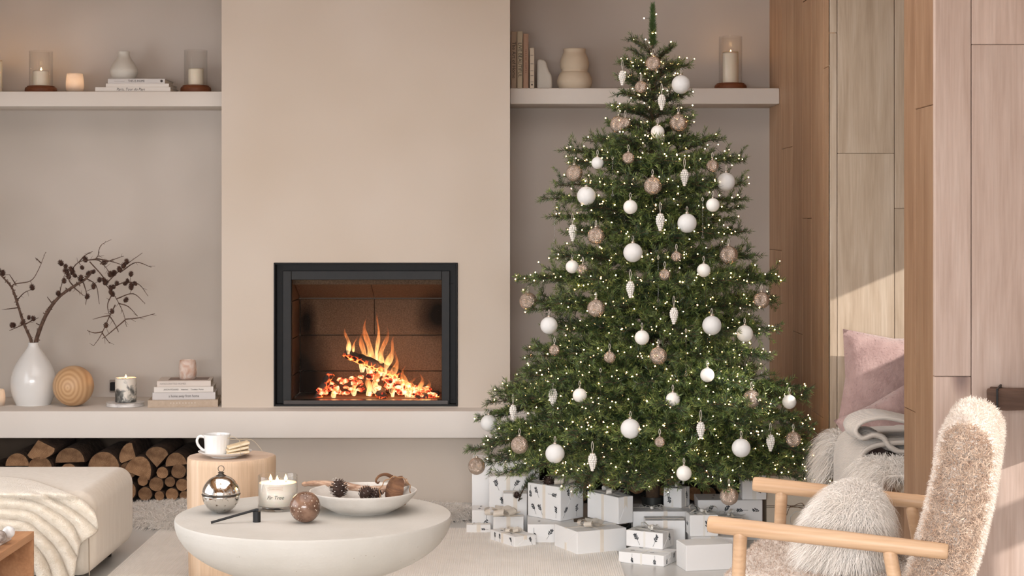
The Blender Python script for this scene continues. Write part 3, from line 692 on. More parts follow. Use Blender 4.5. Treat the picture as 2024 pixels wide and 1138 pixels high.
def book(label, x0, x1, y, d, z0, h, cover, rot=0, group=None, title=None, tsize=.01, tm=None, tdx=0, dot=None, tshear=0, tsx=1.0, loc_c=None):
    """book lying flat, spine towards the room"""
    w = x1 - x0; t = thing('book', label, 'book', ((x0 + x1) / 2, y, z0), (0, 0, rot), group)
    th = .0025
    mb = MB(); mb.box(-w / 2, w / 2, 0, d, 0, th); mb.box(-w / 2, w / 2, 0, d, h - th, h); mb.box(-w / 2, w / 2, 0, th, th, h - th)
    mb.obj('cover', cover, t, bevel=.0008, bseg=1)
    MB().box(-w / 2 + .003, w / 2 - .003, th, d - .004, th, h - th).obj('pages', paper_m, t)
    if title: text('title', title, tsize, tm or ink, t, (tdx, -.0006, h / 2), (PI / 2, 0, 0), shear=tshear, sx=tsx)
    return t
cov_w = mat('white_cover', lin(222, 214, 206), lin(228, 221, 214), .6, scale=3); cov_lin = mat('linen_cover', lin(186, 166, 146), lin(196, 177, 158), .85, scale=60, bump=.2, bscale=300)
cov_g = mat('pale_grey_cover', lin(206, 200, 197), lin(212, 206, 203), .6, scale=3); cov_p = mat('photo_cover', lin(214, 202, 192), lin(220, 208, 199), .5, scale=3)
GB1 = 'books lying on the left shelf'
yb = 8.045
zb = ZS1
b1 = book('thin white bottom book under the teardrop vase on the left shelf', WX(188, yb), WX(337, yb), yb, .20, zb, S(9, yb), cov_w, .0, GB1, 'Paris, Tour du Pays', .017, tdx=-.01, tshear=.25); zb += S(9, yb)
b2 = book('thin blank white middle book on the left shelf', WX(209, yb), WX(334, yb), yb, .20, zb, S(7, yb), cov_w, 0, GB1); zb += S(7, yb)
b3 = book('white book with capital lettering directly under the teardrop vase', WX(213, yb), WX(326, yb), yb, .21, zb, S(9.5, yb), cov_g, 0, GB1, 'THIS IS HOME', .015, tdx=.0, tsx=.85); zb += S(9.5, yb)
MB().lathe([(.0062, 0), (.0062, .0004)], 16).obj('emblem', ink, b3, loc=(.118, -.0002, .0115), rot=(PI / 2, 0, 0))
MB().box(-.105, -.055, -.0005, .001, .0105, .0115).obj('subtitle_line', ink_soft, b3)
def vase(name, label, prof, loc, m, cat='vase', seg=48, parent=None):
    return tag(MB().lathe(smoothprof(prof, 6), seg).obj(name, m, None, True, loc=loc), label, cat)
yv = 8.14; kk = yv / FPX
vase('teardrop_vase', 'small matte white teardrop vase standing on the shelf books', [(.001, 0), (18 * kk, 0), (22 * kk, 3 * kk), (27 * kk, 14 * kk), (26.5 * kk, 22 * kk), (21 * kk, 33 * kk), (14 * kk, 43 * kk), (11.2 * kk, 50 * kk), (11 * kk, 56 * kk), (9.5 * kk, 56.5 * kk), (9 * kk, 50 * kk), (12 * kk, 40 * kk), (20 * kk, 20 * kk), (.001, 6 * kk)], (WX(245, yv), yv, zb), matte_white)
# right shelf: standing books, bookend, gourd vase
GB2 = 'books standing on the right shelf'
def stand_book(label, px0, px1, py, d, cover, title, ts, y=8.06, tm=None, sx=1.0, tz=0):
    x0, x1 = WX(px0, y), WX(px1, y); w = x1 - x0; h = WZ(py, y) - ZS3
    t = thing('book', label, 'book', ((x0 + x1) / 2, y, ZS3), None, GB2); th = .0025
    mb = MB(); mb.box(-w / 2, -w / 2 + th, 0, d, 0, h); mb.box(w / 2 - th, w / 2, 0, d, 0, h); mb.box(-w / 2 + th, w / 2 - th, 0, th, 0, h)
    mb.obj('cover', cover, t, bevel=.001, bseg=1)
    MB().box(-w / 2 + th, w / 2 - th, th, d - .005, .003, h - .003).obj('pages', paper_m, t)
    if title: text('title', title, ts, tm or ink, t, (0, -.0006, h * .5 + tz), (PI / 2, PI / 2, 0), sx=sx)
    return t
tan_cov = mat('taupe_cover', lin(166, 144, 124), lin(174, 152, 132), .8, scale=4); ol_cov = mat('sand_cover', lin(188, 172, 146), lin(194, 178, 154), .8, scale=4); pk_cov = mat('clay_cover', lin(172, 138, 116), lin(180, 146, 124), .8, scale=4); cr_cov = mat('ivory_cover', lin(212, 196, 176), lin(220, 204, 184), .7, scale=4)
stand_book('taupe book nearest the chimney breast, first in the standing row', 1010, 1021, 62.5, .22, tan_cov, 'The Art of Home', .024)
stand_book('sand-coloured book with tall capital lettering, second in the standing row', 1022.3, 1032.8, 62, .22, ol_cov, 'LIVE BEAUTIFUL', .023)
stand_book('clay-coloured book with spaced dark letters, third in the standing row', 1034.3, 1044.5, 66.5, .22, pk_cov, 'S E R E N E   H O M E S', .011, tm=mat('rust_ink', lin(110, 64, 50), None, .8))
b4 = stand_book('short ivory book leaning next to the white lumpy bookend', 1047, 1056, 94.5, .21, cr_cov, None, .01)
for q, z_ in enumerate((.155, .115, .082, .06, .03)): MB().box(-.007, .007, -.0006, .001, z_, z_ + .002).obj('spine_line', ink, b4)
MB().lathe([(.004, 0), (.004, .0004)], 12).obj('emblem', ink, b4, loc=(0, -.0002, .018), rot=(PI / 2, 0, 0))
yv = 8.15
def slab_outline(name, pts_px, y, depth, m, label, cat, bev=.012):
    mb = MB(); n = len(pts_px); c = W(pts_px[0][0], pts_px[0][1], y)
    base = Vector((c.x, y, ZS3))
    f = [Vector((WX(a, y) - base.x, 0, max(0, WZ(b, y) - base.z))) for a, b in pts_px]
    mb.add([(p.x, -depth / 2, p.z) for p in f] + [(p.x, depth / 2, p.z) for p in f], [tuple(range(n)), tuple(reversed(range(n, 2 * n)))] + [(i, n + i, n + (i + 1) % n, (i + 1) % n) for i in range(n)])
    return tag(mb.obj(name, m, None, loc=base, bevel=bev, bseg=3, sharp=.9), label, cat)
slab_outline('bookend', [(1061, 186), (1061, 119), (1067, 118), (1075, 119), (1080, 123), (1082, 133), (1085, 142), (1090, 150), (1091, 160), (1091, 186)], yv, .085, matte_white, 'lumpy white stone bookend beside the standing books', 'bookend')
kk = yv / FPX
vase('gourd_vase', 'cream double-bulb gourd vase on the right shelf', [(.001, 0), (27 * kk, 0), (30 * kk, 2 * kk), (34.5 * kk, 13 * kk), (33.5 * kk, 23 * kk), (29.5 * kk, 32 * kk), (25.3 * kk, 37 * kk), (27.8 * kk, 44 * kk), (28.6 * kk, 52 * kk), (26.5 * kk, 63 * kk), (22 * kk, 73 * kk), (22 * kk, 80 * kk), (20 * kk, 80 * kk), (22 * kk, 70 * kk), (25 * kk, 50 * kk), (24 * kk, 20 * kk), (.001, 8 * kk)], (WX(1135.5, yv), yv, ZS3), cream_clay)

# ---- hearth, left
yv = 8.0; kk = yv / FPX
big_vase = vase('teardrop_vase', 'large glossy white teardrop vase holding bare larch twigs', [(.001, 0), (30 * kk, 0), (34 * kk, 2 * kk), (41 * kk, 20 * kk), (44 * kk, 42 * kk), (41.5 * kk, 62 * kk), (33 * kk, 82 * kk), (21 * kk, 100 * kk), (12.5 * kk, 112 * kk), (9.8 * kk, 118 * kk), (10.2 * kk, 122 * kk), (8.6 * kk, 122 * kk), (8 * kk, 116 * kk), (11 * kk, 106 * kk), (28 * kk, 84 * kk), (38 * kk, 42 * kk), (.001, 8 * kk)], (WX(66, yv), yv, ZH), porcelain)
def ringwood():
    m, nt, b = new_mat('turned_ash'); L = nt.links.new
    tc = N(nt, 'ShaderNodeTexCoord'); mp = N(nt, 'ShaderNodeMapping'); mp.inputs['Scale'].default_value = (1, .2, .8); mp.inputs['Rotation'].default_value = (0, 0, .15); L(tc.outputs['Object'], mp.inputs[0])
    wv = N(nt, 'ShaderNodeTexWave', wave_type='RINGS', rings_direction='Y', i_Scale=20.0, i_Distortion=2.2, i_Detail=2.0, i_Detail_Scale=.5); L(mp.outputs[0], wv.inputs['Vector'])
    rp = ramp(nt, [(0.0, lin(190, 148, 106)), (.6, lin(204, 164, 122)), (1.0, lin(210, 172, 130))]); L(wv.outputs[0], rp.inputs[0]); L(rp.outputs[0], b.inputs['Base Color']); b.inputs['Roughness'].default_value = .45
    return m
ash_m = ringwood()
ysph = 7.93
tag(MB().ball((0, 0, 0), 40 * ysph / FPX, 40, 24).obj('wooden_sphere', ash_m, None, True, loc=(WX(145, ysph), ysph, ZH + 40 * ysph / FPX)), 'smooth pale wooden sphere beside the large vase', 'ornament')
def marbled(name, c1, c2, c3, sc_=14.0):
    m, nt, b = new_mat(name); L = nt.links.new
    tc = N(nt, 'ShaderNodeTexCoord'); nz = N(nt, 'ShaderNodeTexNoise', i_Scale=sc_, i_Detail=4.0, i_Distortion=1.4); L(tc.outputs['Object'], nz.inputs['Vector'])
    rp = ramp(nt, [(0.42, c1), (0.52, c2), (0.62, c3)]); L(nz.outputs[0], rp.inputs[0]); L(rp.outputs[0], b.inputs['Base Color']); b.inputs['Roughness'].default_value = .35; MATS[name] = m
    return m
white_marble = marbled('white_marble', lin(196, 190, 186), lin(226, 222, 218), lin(236, 232, 228), 9)
def marble_candle_mat():
    m, nt, b = new_mat('marbled_wax'); L = nt.links.new
    tc = N(nt, 'ShaderNodeTexCoord'); sp = N(nt, 'ShaderNodeSeparateXYZ'); L(tc.outputs['Generated'], sp.inputs[0])
    nz = N(nt, 'ShaderNodeTexNoise', i_Scale=24.0, i_Detail=4.0, i_Distortion=.8); L(tc.outputs['Object'], nz.inputs['Vector'])
    ad = N(nt, 'ShaderNodeMath', operation='MULTIPLY_ADD'); L(sp.outputs[2], ad.inputs[0]); ad.inputs[1].default_value = .32; L(nz.outputs[0], ad.inputs[2])
    rp = ramp(nt, [(0.52, lin(78, 78, 76)), (0.62, lin(140, 138, 132)), (0.72, lin(232, 224, 212))]); L(ad.outputs[0], rp.inputs[0]); L(rp.outputs[0], b.inputs['Base Color']); b.inputs['Roughness'].default_value = .4
    b.inputs['Subsurface Weight'].default_value = .15; b.inputs['Subsurface Radius'].default_value = (.015, .008, .004)
    return m
yc = 7.94; kk = yc / FPX
tag(MB().lathe(smoothprof([(.001, 0), (34 * kk, 0), (36.5 * kk, 2 * kk), (36.5 * kk, 6.5 * kk), (35 * kk, 8 * kk), (.001, 8 * kk)], 2), 48).obj('marble_coaster', white_marble, None, sharp=.8, loc=(WX(247.5, yc), yc, ZH)), 'round white marble coaster under the black-marbled candle', 'coaster')
pillar('pillar_candle', 'lit white pillar candle with black marbling on a marble coaster', (WX(248.5, yc), yc, ZH + 8 * kk), 20.5 * kk, 46 * kk, True, marble_candle_mat(), power=.3)
GB3 = 'books piled on the hearth by the chimney breast'
zb = ZH; rt = .10
def hb(label, a, b, py0, py1, cover, title, ts, y, m=None, d=.2, **kw):
    global zb
    h = S(py0 - py1, y); t = book(label, WX(a, y), WX(b, y), y, d, zb, h, cover, rt, GB3, title, ts, m, **kw); zb += h; return t
q1 = hb('beige linen book at the bottom of the hearth pile', 293, 430, 805, 790.5, cov_lin, '*  *  *  *  *  *  *  *  *', .014, 7.88, ink_white, .22)
q2 = hb('thick pale grey book, second from the bottom of the hearth pile', 302, 425, 790.5, 776, cov_g, 'a home away from home', .017, 7.89, tsx=.8)
q3 = hb('white book with three bold words, second from the top of the hearth pile', 305, 421, 776, 765, cov_w, 'JASON POLAND    Interiors    Timeless Home', .0098, 7.895, tsx=.95)
q4 = hb('pink-white book with a dark picture on top of the hearth pile', 311, 416, 765, 753.5, cov_p, 'HANDCRAFTED HOMES', .011, 7.90, ink_soft, tdx=-.05)
MB().box(-.075, .105, .035, .165, S(11.5, 7.9), S(11.5, 7.9) + .0005).obj('cover_picture', mat('cover_photo', lin(120, 96, 86), lin(140, 116, 104), .5, scale=20), q4)
yo = 7.985; kk = yo / FPX
glow_cup('votive_holder', 'pink-veined stone votive cup on top of the hearth books', (WX(371, yo), yo, zb + .0006), 17.5 * kk, 37 * kk, onyx, .03)
glow_cup('votive_holder', 'pale cup cut by the left picture edge beside the large vase', (WX(-8, 7.95), 7.95, ZH), .042, .075, frost, .05)
t = thing('wall_socket', 'small black power socket low on the wall behind the marbled candle', 'socket', (WX(224, 8.33), 8.34, WZ(763, 8.33)))
MB().box(-.012, .012, -.03, 0, -.02, .02).obj('plug', black_metal, t, bevel=.003); MB().box(-.02, .02, -.004, 0, -.03, .03).obj('plate', mat('socket_plate', lin(150, 138, 128), None, .6), t, bevel=.002)

# ---- larch twigs in the vase
twig_m = mat('larch_bark', lin(70, 50, 40), lin(112, 88, 74), .9, scale=60, bump=.5, bscale=150)
cone_m = mat('larch_cone', lin(52, 32, 24), lin(96, 64, 48), .85, scale=90)
def cone_mesh(name, rows, n, r, h, m, tipm=None, open_=.5):
    """little cone of overlapping pointed scales around a core"""
    mb = MB(); mb.ball((0, 0, h * .48), 1, 8, 6, r * .6, r * .6, h * .46)
    for i in range(rows):
        t = (i + .5) / rows; z = h * (.06 + .86 * t); rad = r * (math.sin(PI * (.18 + .74 * t)) ** .7)
        for j in range(n):
            a = 2 * PI * (j + .5 * (i % 2)) / n + i * .1; ca, sa = math.cos(a), math.sin(a); w = 2.2 * rad / n
            rin = rad * .45; up = h / rows * (1.2 - open_ * .5)
            p = lambda rr_, s_, z_: (ca * rr_ - sa * s_, sa * rr_ + ca * s_, z_)
            mb.add([p(rin, -w * .5, z), p(rin, w * .5, z), p(rad * .9, w * .62, z + up * .55), p(rad * 1.05, 0, z + up), p(rad * .9, -w * .62, z + up * .55), p(rad * .82, 0, z + up * .15)],
                   [(0, 1, 2, 3, 4), (1, 0, 5), (2, 1, 5), (3, 2, 5), (4, 3, 5), (0, 4, 5)])
            if tipm is not None: mb.mi[-6] = 0
    return mb.mesh(name, m)
larch_me = cone_mesh('larch_cone', 5, 7, .0105, .024, cone_m)
def z2(x, y): return (x / 3.16, 460 + y / 3.16)
def twig_branch(label, main, subs, cones, seed, r0, y0=8.0):
    rr = random.Random(seed); c = W(66, 690, y0)
    t = thing('larch_branch', label, 'branch', c, group='bare larch branches in the white vase')
    def to3(pts, dy0, dy1):
        n = len(pts); return [W(*z2(*p), y0 + dy0 + (dy1 - dy0) * i / max(1, n - 1)) - c for i, p in enumerate(pts)]
    mp = catmull(to3(main, 0, -.02), 5); n = len(mp)
    mb = MB().tube(mp, [r0 * (1 - .62 * i / n) * rr.uniform(.92, 1.1) for i in range(n)], 8)
    for i in range(2, n - 2):
        for q in range(2):
            d = Vector((rr.uniform(-1, 1), rr.uniform(-1, 1), rr.uniform(-.4, 1))).normalized(); mb.tube([mp[i], mp[i] + d * r0 * 1.5], [r0 * .35, r0 * .2], 4)
    mb.obj('stem', twig_m, t, True); allp = list(mp)
    for s in subs:
        d0 = rr.uniform(-.02, .01); pts = catmull(to3(s, d0 * .5, d0 + rr.uniform(-.05, .05)), 5); n = len(pts)
        mb = MB().tube(pts, [max(.0010, .0032 * (1 - .7 * i / n)) for i in range(n)], 5)
        for i in range(1, n):
            if rr.random() < .75:
                d = Vector((rr.uniform(-1, 1), rr.uniform(-1, 1), rr.uniform(-1, 1))).normalized(); ln = .005 if rr.random() < .72 else rr.uniform(.012, .034)
                mb.tube([pts[i], pts[i] + d * ln], [.0012, .0005], 4)
        mb.obj('twig', twig_m, t, True); allp.extend(pts)
    for cpt in cones:
        o = link('cone', larch_me, t, W(*z2(*cpt), y0 + rr.uniform(-.03, .015)) - c + Vector((0, 0, -.008)), (rr.uniform(-.9, .9), rr.uniform(-.9, .9), rr.uniform(0, 6)))
        s_ = rr.uniform(1.0, 1.45); o.scale = (s_, s_, s_)
        near = min(allp, key=lambda q: (q - o.location).length); q = o.location.copy(); dq = near - q
        if dq.length > .012: o.location = near - dq.normalized() * .012 if dq.length < .022 else q
        if dq.length >= .022: MB().tube(catmull([near, (near + q) / 2 + Vector((0, 0, .004)), q + Vector((0, 0, .006))], 4), .0011, 5).obj('stalk', twig_m, t, True)
twig_branch('left larch branch in the vase, leaning out of the picture', [(208, 740), (190, 660), (150, 570), (105, 430), (75, 345), (30, 290), (-30, 230)],
            [[(75, 345), (90, 320), (190, 300), (240, 230), (285, 120)], [(100, 325), (60, 262)], [(256, 188), (238, 172), (220, 155)], [(103, 425), (150, 375), (205, 350)], [(108, 468), (30, 478)], [(150, 570), (60, 610)], [(150, 575), (205, 545), (240, 530)]],
            [(20, 262), (0, 240), (207, 350), (85, 580), (72, 585), (125, 572), (175, 525), (212, 540)], 1, .0082)
twig_branch('large right larch branch in the vase, arching over with many cones', [(222, 740), (225, 680), (250, 600), (300, 490), (370, 400), (460, 335), (540, 285), (575, 235)],
            [[(460, 335), (430, 290), (450, 230), (500, 180), (600, 160), (620, 100), (640, 70), (695, 42)], [(600, 160), (700, 180), (790, 210)], [(490, 186), (530, 142), (580, 115)], [(560, 180), (640, 270), (660, 320), (720, 400), (770, 500), (790, 585)],
             [(660, 320), (730, 250), (800, 190), (890, 125)], [(760, 240), (850, 185), (945, 215)], [(700, 340), (780, 310), (865, 320), (925, 395)], [(728, 412), (830, 380), (905, 440)], [(740, 440), (800, 460), (860, 520)],
             [(780, 540), (870, 530), (965, 505)], [(780, 545), (680, 630), (640, 660)], [(720, 450), (680, 530), (630, 640), (585, 705)], [(688, 516), (640, 524), (580, 540)], [(642, 618), (590, 625), (545, 610)], [(686, 520), (715, 565), (740, 620)], [(638, 625), (655, 650), (685, 690)],
             [(540, 285), (600, 330), (620, 445)], [(520, 310), (540, 380), (535, 450)], [(370, 400), (380, 340), (405, 260)], [(325, 440), (295, 400)], [(245, 575), (225, 565)], [(530, 172), (610, 170), (660, 215), (690, 262)], [(700, 385), (674, 440), (676, 490), (690, 512)], [(625, 195), (700, 170), (770, 145)], [(460, 340), (520, 390)]],
            [(390, 195), (410, 215), (450, 250), (480, 265), (540, 180), (520, 215), (530, 250), (575, 245), (435, 280), (405, 310), (355, 380), (470, 240), (430, 240), (500, 290), (585, 345), (620, 300), (660, 300), (690, 270), (720, 255), (705, 262), (755, 240), (770, 215), (797, 188), (815, 265), (770, 315), (730, 325), (700, 350), (715, 340), (805, 310), (830, 330), (855, 320), (690, 375), (712, 390), (775, 425), (705, 495), (665, 583), (635, 185), (537, 405), (822, 350), (640, 320)], 2, .0110)
# ------------------------------------------------------------------ foreground furniture
def weave(name, c1, c2, sc_=260, rough=.95, bump=.25, sheen=.3):
    return mat(name, c1, c2, rough, scale=9, bump=bump, bscale=sc_, sheen=sheen, bdist=.003)
rug_m = weave('woven_cream_rug', lin(231, 224, 214), lin(240, 233, 224), 190, bump=.4)
uph = mat('cream_upholstery', lin(214, 203, 188), lin(222, 212, 198), .95, scale=10, stretch=(6, 6, .6), bump=.18, bscale=160, sheen=.25, bdist=.003)
fleece = mat('cream_fleece', lin(216, 202, 182), lin(232, 221, 205), .98, scale=40, bump=.8, bscale=220, sheen=.5, bdist=.006)
fur_white = mat('white_fur', lin(240, 230, 219), lin(248, 241, 233), .85, scale=14, sheen=.4)
# rug
rg = thing('rug', 'flat cream woven rug under the coffee table', 'rug', (-.53, 5.9, 0))
RX0, RX1, RY0, RY1 = -1.47, .41, 4.4, 7.20
mb = MB(); nxx = 230
for i in range(nxx):                                   # ribbed weave: real cords running front to back
    x = RX0 + (RX1 - RX0) * (i + .5) / nxx; hw = (RX1 - RX0) / nxx / 2
    mb.add([(x - hw + .53, RY0 - 5.9, .0042), (x - hw * .5 + .53, RY0 - 5.9, .0055), (x + hw * .5 + .53, RY0 - 5.9, .0055), (x + hw + .53, RY0 - 5.9, .0042), (x - hw + .53, RY1 - 5.9, .0042), (x - hw * .5 + .53, RY1 - 5.9, .0055), (x + hw * .5 + .53, RY1 - 5.9, .0055), (x + hw + .53, RY1 - 5.9, .0042)],
           [(0, 1, 5, 4), (1, 2, 6, 5), (2, 3, 7, 6), (0, 3, 2, 1), (4, 5, 6, 7), (0, 4, 7, 3)])
tag(mb.obj('cords', rug_m, rg), kind='stuff')
# long-haired sheepskin beyond the coffee table
hide = thing('sheepskin_rug', 'white long-haired sheepskin on the floor in front of the hearth base', 'rug', (-.99, 7.42, 0))
n = 40; mb = MB(); ring = []
for j, (s_, z_) in enumerate(((1, .004), (.96, .03), (.6, .045), (.0, .05))):
    for i in range(n):
        a = 2 * PI * i / n; r = 1 + .10 * math.sin(3 * a + 1) + .05 * math.sin(5 * a)
        ring.append((.76 * r * s_ * math.cos(a), .26 * r * s_ * math.sin(a), z_))
fs = [(j * n + i, j * n + (i + 1) % n, (j + 1) * n + (i + 1) % n, (j + 1) * n + i) for j in range(3) for i in range(n)]
hb_ = mb.add(ring, fs).obj('hide', fur_white, hide, True)
P, Nn = scatter(hb_.data, 44000, 3)
ribbons('pile', P, Nn + np.array([0.1, -.45, .3]), .075, .0018, fur_white, hide, droop=.7, curl=.45, seed=4)

# ottoman
ot = thing('ottoman', 'cream upholstered ottoman block at the left with a rounded edge', 'ottoman', (-2.068, 6.365, 0))
bm = rounded(1.2, .69, .30, .062, 6); bm_obj(bm, 'body', uph, ot, loc=(0, 0, .04))
sm = mat('seam_shadow', lin(176, 160, 142), None, .95)
MB().tube(catmull([(.6 - .012, -.345 + .004, .05), (.6 - .014, -.345 + .003, .2), (.6 - .016, -.345 + .006, .27)], 5), .0022, 6).obj('seam', sm, ot, True)
for sx in (-.5, .5):
    for sy in (-.26, .26): MB().lathe([(.025, 0), (.03, .045)], 16).obj('foot', black_metal, ot, loc=(sx, sy, 0))
# throw over the ottoman
curves = [[(-60, 938), (40, 944), (105, 962), (160, 985), (186, 1008)], [(-60, 958), (50, 966), (115, 990), (160, 1018), (192, 1046)],
          [(-60, 980), (55, 987), (105, 1008), (142, 1035), (160, 1072)], [(-60, 1002), (50, 1008), (92, 1030), (128, 1062), (152, 1100)], [(-60, 1024), (42, 1029), (82, 1054), (116, 1092), (140, 1150)],
          [(-60, 1048), (34, 1051), (68, 1076), (94, 1112), (108, 1160)], [(-60, 1075), (26, 1080), (54, 1104), (70, 1132), (76, 1165)]]
nu, nv = 72, 40; C3 = [catmull([Vector((a, b, 0)) for a, b in c], nv // 4) for c in curves]
nvv = len(C3[0]); grid = []
for iu in range(nu + 1):
    u = iu / nu * (len(curves) - 1); row = []
    for iv in range(nvv):
        col = [C3[k][iv] for k in range(len(curves))]; i0 = min(int(u), len(curves) - 2); f = u - i0
        p0, p1, p2, p3 = col[max(i0 - 1, 0)], col[i0], col[i0 + 1], col[min(i0 + 2, len(curves) - 1)]
        p = .5 * ((2 * p1) + (p2 - p0) * f + (2 * p0 - 5 * p1 + 4 * p2 - p3) * f * f + (3 * p1 - p0 - 3 * p2 + p3) * f ** 3)
        fold = abs(math.sin(PI * u)) ** .8 * .030 * (.6 + .4 * iv / nvv)
        yt = (EYE - .352) * FPX / max(60.0, p.y - CY)          # where this line of sight meets the ottoman top
        bl_ = min(1.0, max(0.0, (p.y - 960) / 26)); y = min(6.5, yt) * (1 - bl_) + 5.975 * bl_ - fold * (.35 + .65 * bl_) - .012 * max(0, u - 1) / 5
        w = W(p.x, p.y, y)
        if bl_ < 1: w.z = max(w.z, .345 * (1 - bl_) + w.z * bl_)
        row.append(w)
    grid.append(row)
mb = MB(); flat = [v for r in grid for v in r]; cnt = len(flat)
back = [v + Vector((0, .011, -.006)) for v in flat]
fs = []
for i in range(nu):
    for j in range(nvv - 1):
        a, b, c, d = i * nvv + j, i * nvv + j + 1, (i + 1) * nvv + j + 1, (i + 1) * nvv + j
        fs.append((a, b, c, d)); fs.append((d + cnt, c + cnt, b + cnt, a + cnt))
for j in range(nvv - 1):
    fs.append((j + 1, j, j + cnt, j + 1 + cnt)); q = nu * nvv; fs.append((q + j, q + j + 1, q + j + 1 + cnt, q + j + cnt))
for i in range(nu):
    a, d = i * nvv + nvv - 1, (i + 1) * nvv + nvv - 1; fs.append((d, a, a + cnt, d + cnt)); a, d = i * nvv, (i + 1) * nvv; fs.append((a, d, d + cnt, a + cnt))
thr = thing('throw_blanket', 'fluffy cream throw draped in folds over the front of the ottoman', 'blanket', (-1.6, 6.0, .35))
bl = mb.add([v - Vector(thr.location) for v in flat + back], fs).obj('cloth', fleece, thr, True)
P, Nn = scatter(bl.data, 26000, 8)
ribbons('nap', P, Nn, .0065, .0011, fleece, thr, seg=2, curl=.6, seed=2)

# wooden open side table, bottom left, with tray and stones
tw = wood('warm_oak_table', lin(150, 104, 70), lin(176, 128, 90), lin(196, 150, 110), axis=1, knots=False, rnd=.04)
TX, TYB, TYF, TH = -1.400, 5.04, 4.42, .385
st = thing('side_table', 'open wooden cube side table at the bottom left corner', 'table', (TX - .2, (TYB + TYF) / 2, 0)); O2 = Vector(st.location)
def sb(name, x0, x1, y0, y1, z0, z1): return MB().box(x0 - O2.x, x1 - O2.x, y0 - O2.y, y1 - O2.y, z0, z1).obj(name, tw, st, bevel=.0012, bseg=1)
sb('table_top', TX - .42, TX, TYF, TYB, TH - .022, TH); sb('base_board', TX - .42, TX, TYF, TYB, 0, .022); sb('back_panel', TX - .42, TX, TYB - .016, TYB, .022, TH - .022); sb('side_panel', TX - .42, TX - .404, TYF, TYB - .016, .022, TH - .022); sb('shelf', TX - .404, TX - .01, TYF, TYB - .016, .235, .25)
sb('leg', TX - .02, TX, TYF, TYF + .02, .022, TH - .022)
tag(MB().box(-.16, 0, -.30, 0, 0, .016).obj('marble_tray', white_marble, None, loc=(TX - .025, 4.90, TH), rot=(0, 0, -.06), bevel=.003), 'white marble tray on the wooden side table', 'tray')
stone_w = marbled('white_stone', lin(196, 192, 190), lin(216, 212, 210), lin(228, 224, 222), 20); stone_g = marbled('grey_brown_stone', lin(120, 106, 98), lin(142, 128, 120), lin(160, 148, 140), 60)
tag(MB().ball((0, 0, .0175), .0175, 24, 14).obj('stone_ball', stone_w, None, True, loc=(WX(17, 4.84), 4.84, TH + .016)), 'white stone ball on the marble tray', 'stone')
tag(MB().ball((0, 0, .0175), .0175, 24, 14).obj('stone_ball', stone_g, None, True, loc=(WX(0.5, 4.77), 4.77, TH + .016)), 'grey-brown stone ball at the left picture edge on the tray', 'stone')

# tree-stump side table
stump = thing('stump_table', 'pale bark-stripped tree stump used as a side table', 'table', (WX(456.5, 6.15), 6.15, 0))
pine = wood('peeled_pine', lin(198, 168, 140), lin(212, 184, 156), lin(222, 198, 174), axis=2, knots=False, rnd=0)
endw = wood('stump_top', lin(206, 180, 158), lin(216, 192, 172), lin(224, 204, 188), axis=0, knots=False, rnd=0)
wob = lambda a, z: 1 + .022 * math.sin(2 * a + .4) + .014 * math.sin(5 * a + 1) + .008 * math.sin(9 * a + z * 12)
MB().lathe([(.148, 0), (.150, .15), (.1535, .30), (.155, .43), (.154, .447), (.149, .452)], 64, cap1=False, wob=wob).obj('trunk', pine, stump, True)
MB().lathe([(.149, .452), (.10, .4525), (.05, .453), (.001, .453)], 64, cap0=False, wob=wob).obj('cut_top', endw, stump, True)
k = 6.12 / FPX; ZT = .453
sau = thing('saucer', 'white saucer on the stump under the mug', 'saucer', (WX(445, 6.12), 6.12, ZT))
MB().lathe(smoothprof([(.001, 0), (.045, 0), (.05, .003), (.075, .009), (.093, .019), (.0925, .021), (.072, .013), (.045, .006), (.001, .006)], 4), 48).obj('plate', porcelain, sau, True)
cupx = WX(429, 6.12)
mug = thing('mug', 'white ribbed porcelain mug on the saucer', 'mug', (cupx, 6.12, ZT + .006))
fl = lambda a, z: 1 + .010 * math.cos(22 * a) * (1 if .01 < z < .06 else .25)
MB().lathe(smoothprof([(.001, 0), (.036, 0), (.041, .004), (.043, .012), (.0445, .045), (.047, .072), (.0465, .0735), (.0445, .072), (.042, .045), (.040, .010), (.001, .006)], 5), 88, wob=fl).obj('bowl', porcelain, mug, True)
MB().tube(catmull([(-.043, 0, .062), (-.060, -.004, .068), (-.070, -.006, .054), (-.066, -.005, .036), (-.052, -.002, .020), (-.042, 0, .016)], 6), .0048, 10).obj('handle', porcelain, mug, True)
bis = mat('biscuit', lin(204, 178, 140), lin(228, 208, 176), .9, scale=60, bump=.5, bscale=150)
for i, (dz, px, rt_) in enumerate(((.010, 468, -.10), (.0235, 467, -.17), (.037, 469, -.22))):
    b = thing('biscuit', ['lowest pale biscuit of the tied pile on the saucer', 'middle biscuit of the tied pile on the saucer', 'top biscuit of the tied pile leaning against the mug'][i], 'biscuit', (WX(px + 4, 6.10), 6.085, ZT + dz + .004), (0, rt_, .3), 'biscuits on the saucer')
    bm = rounded(.078, .05, .011, .004, 2); bm_obj(bm, 'crust', bis, b)
    MB().box(-.036, .036, -.0255, -.024, .004, .007).obj('filling', mat('cream_filling', lin(238, 226, 204), None, .8), b)
string_m = mat('jute_string', lin(200, 180, 150), None, .9)
sg = thing('string_tie', 'thin pale string looped around the pile of biscuits', 'string', (WX(478, 6.08), 6.08, ZT + .02))
MB().tube([(.0, -.032, -.008), (.0, -.034, .025), (-.005, -.02, .045), (-.006, .03, .043)], .0008, 5).obj('band', string_m, sg, True)
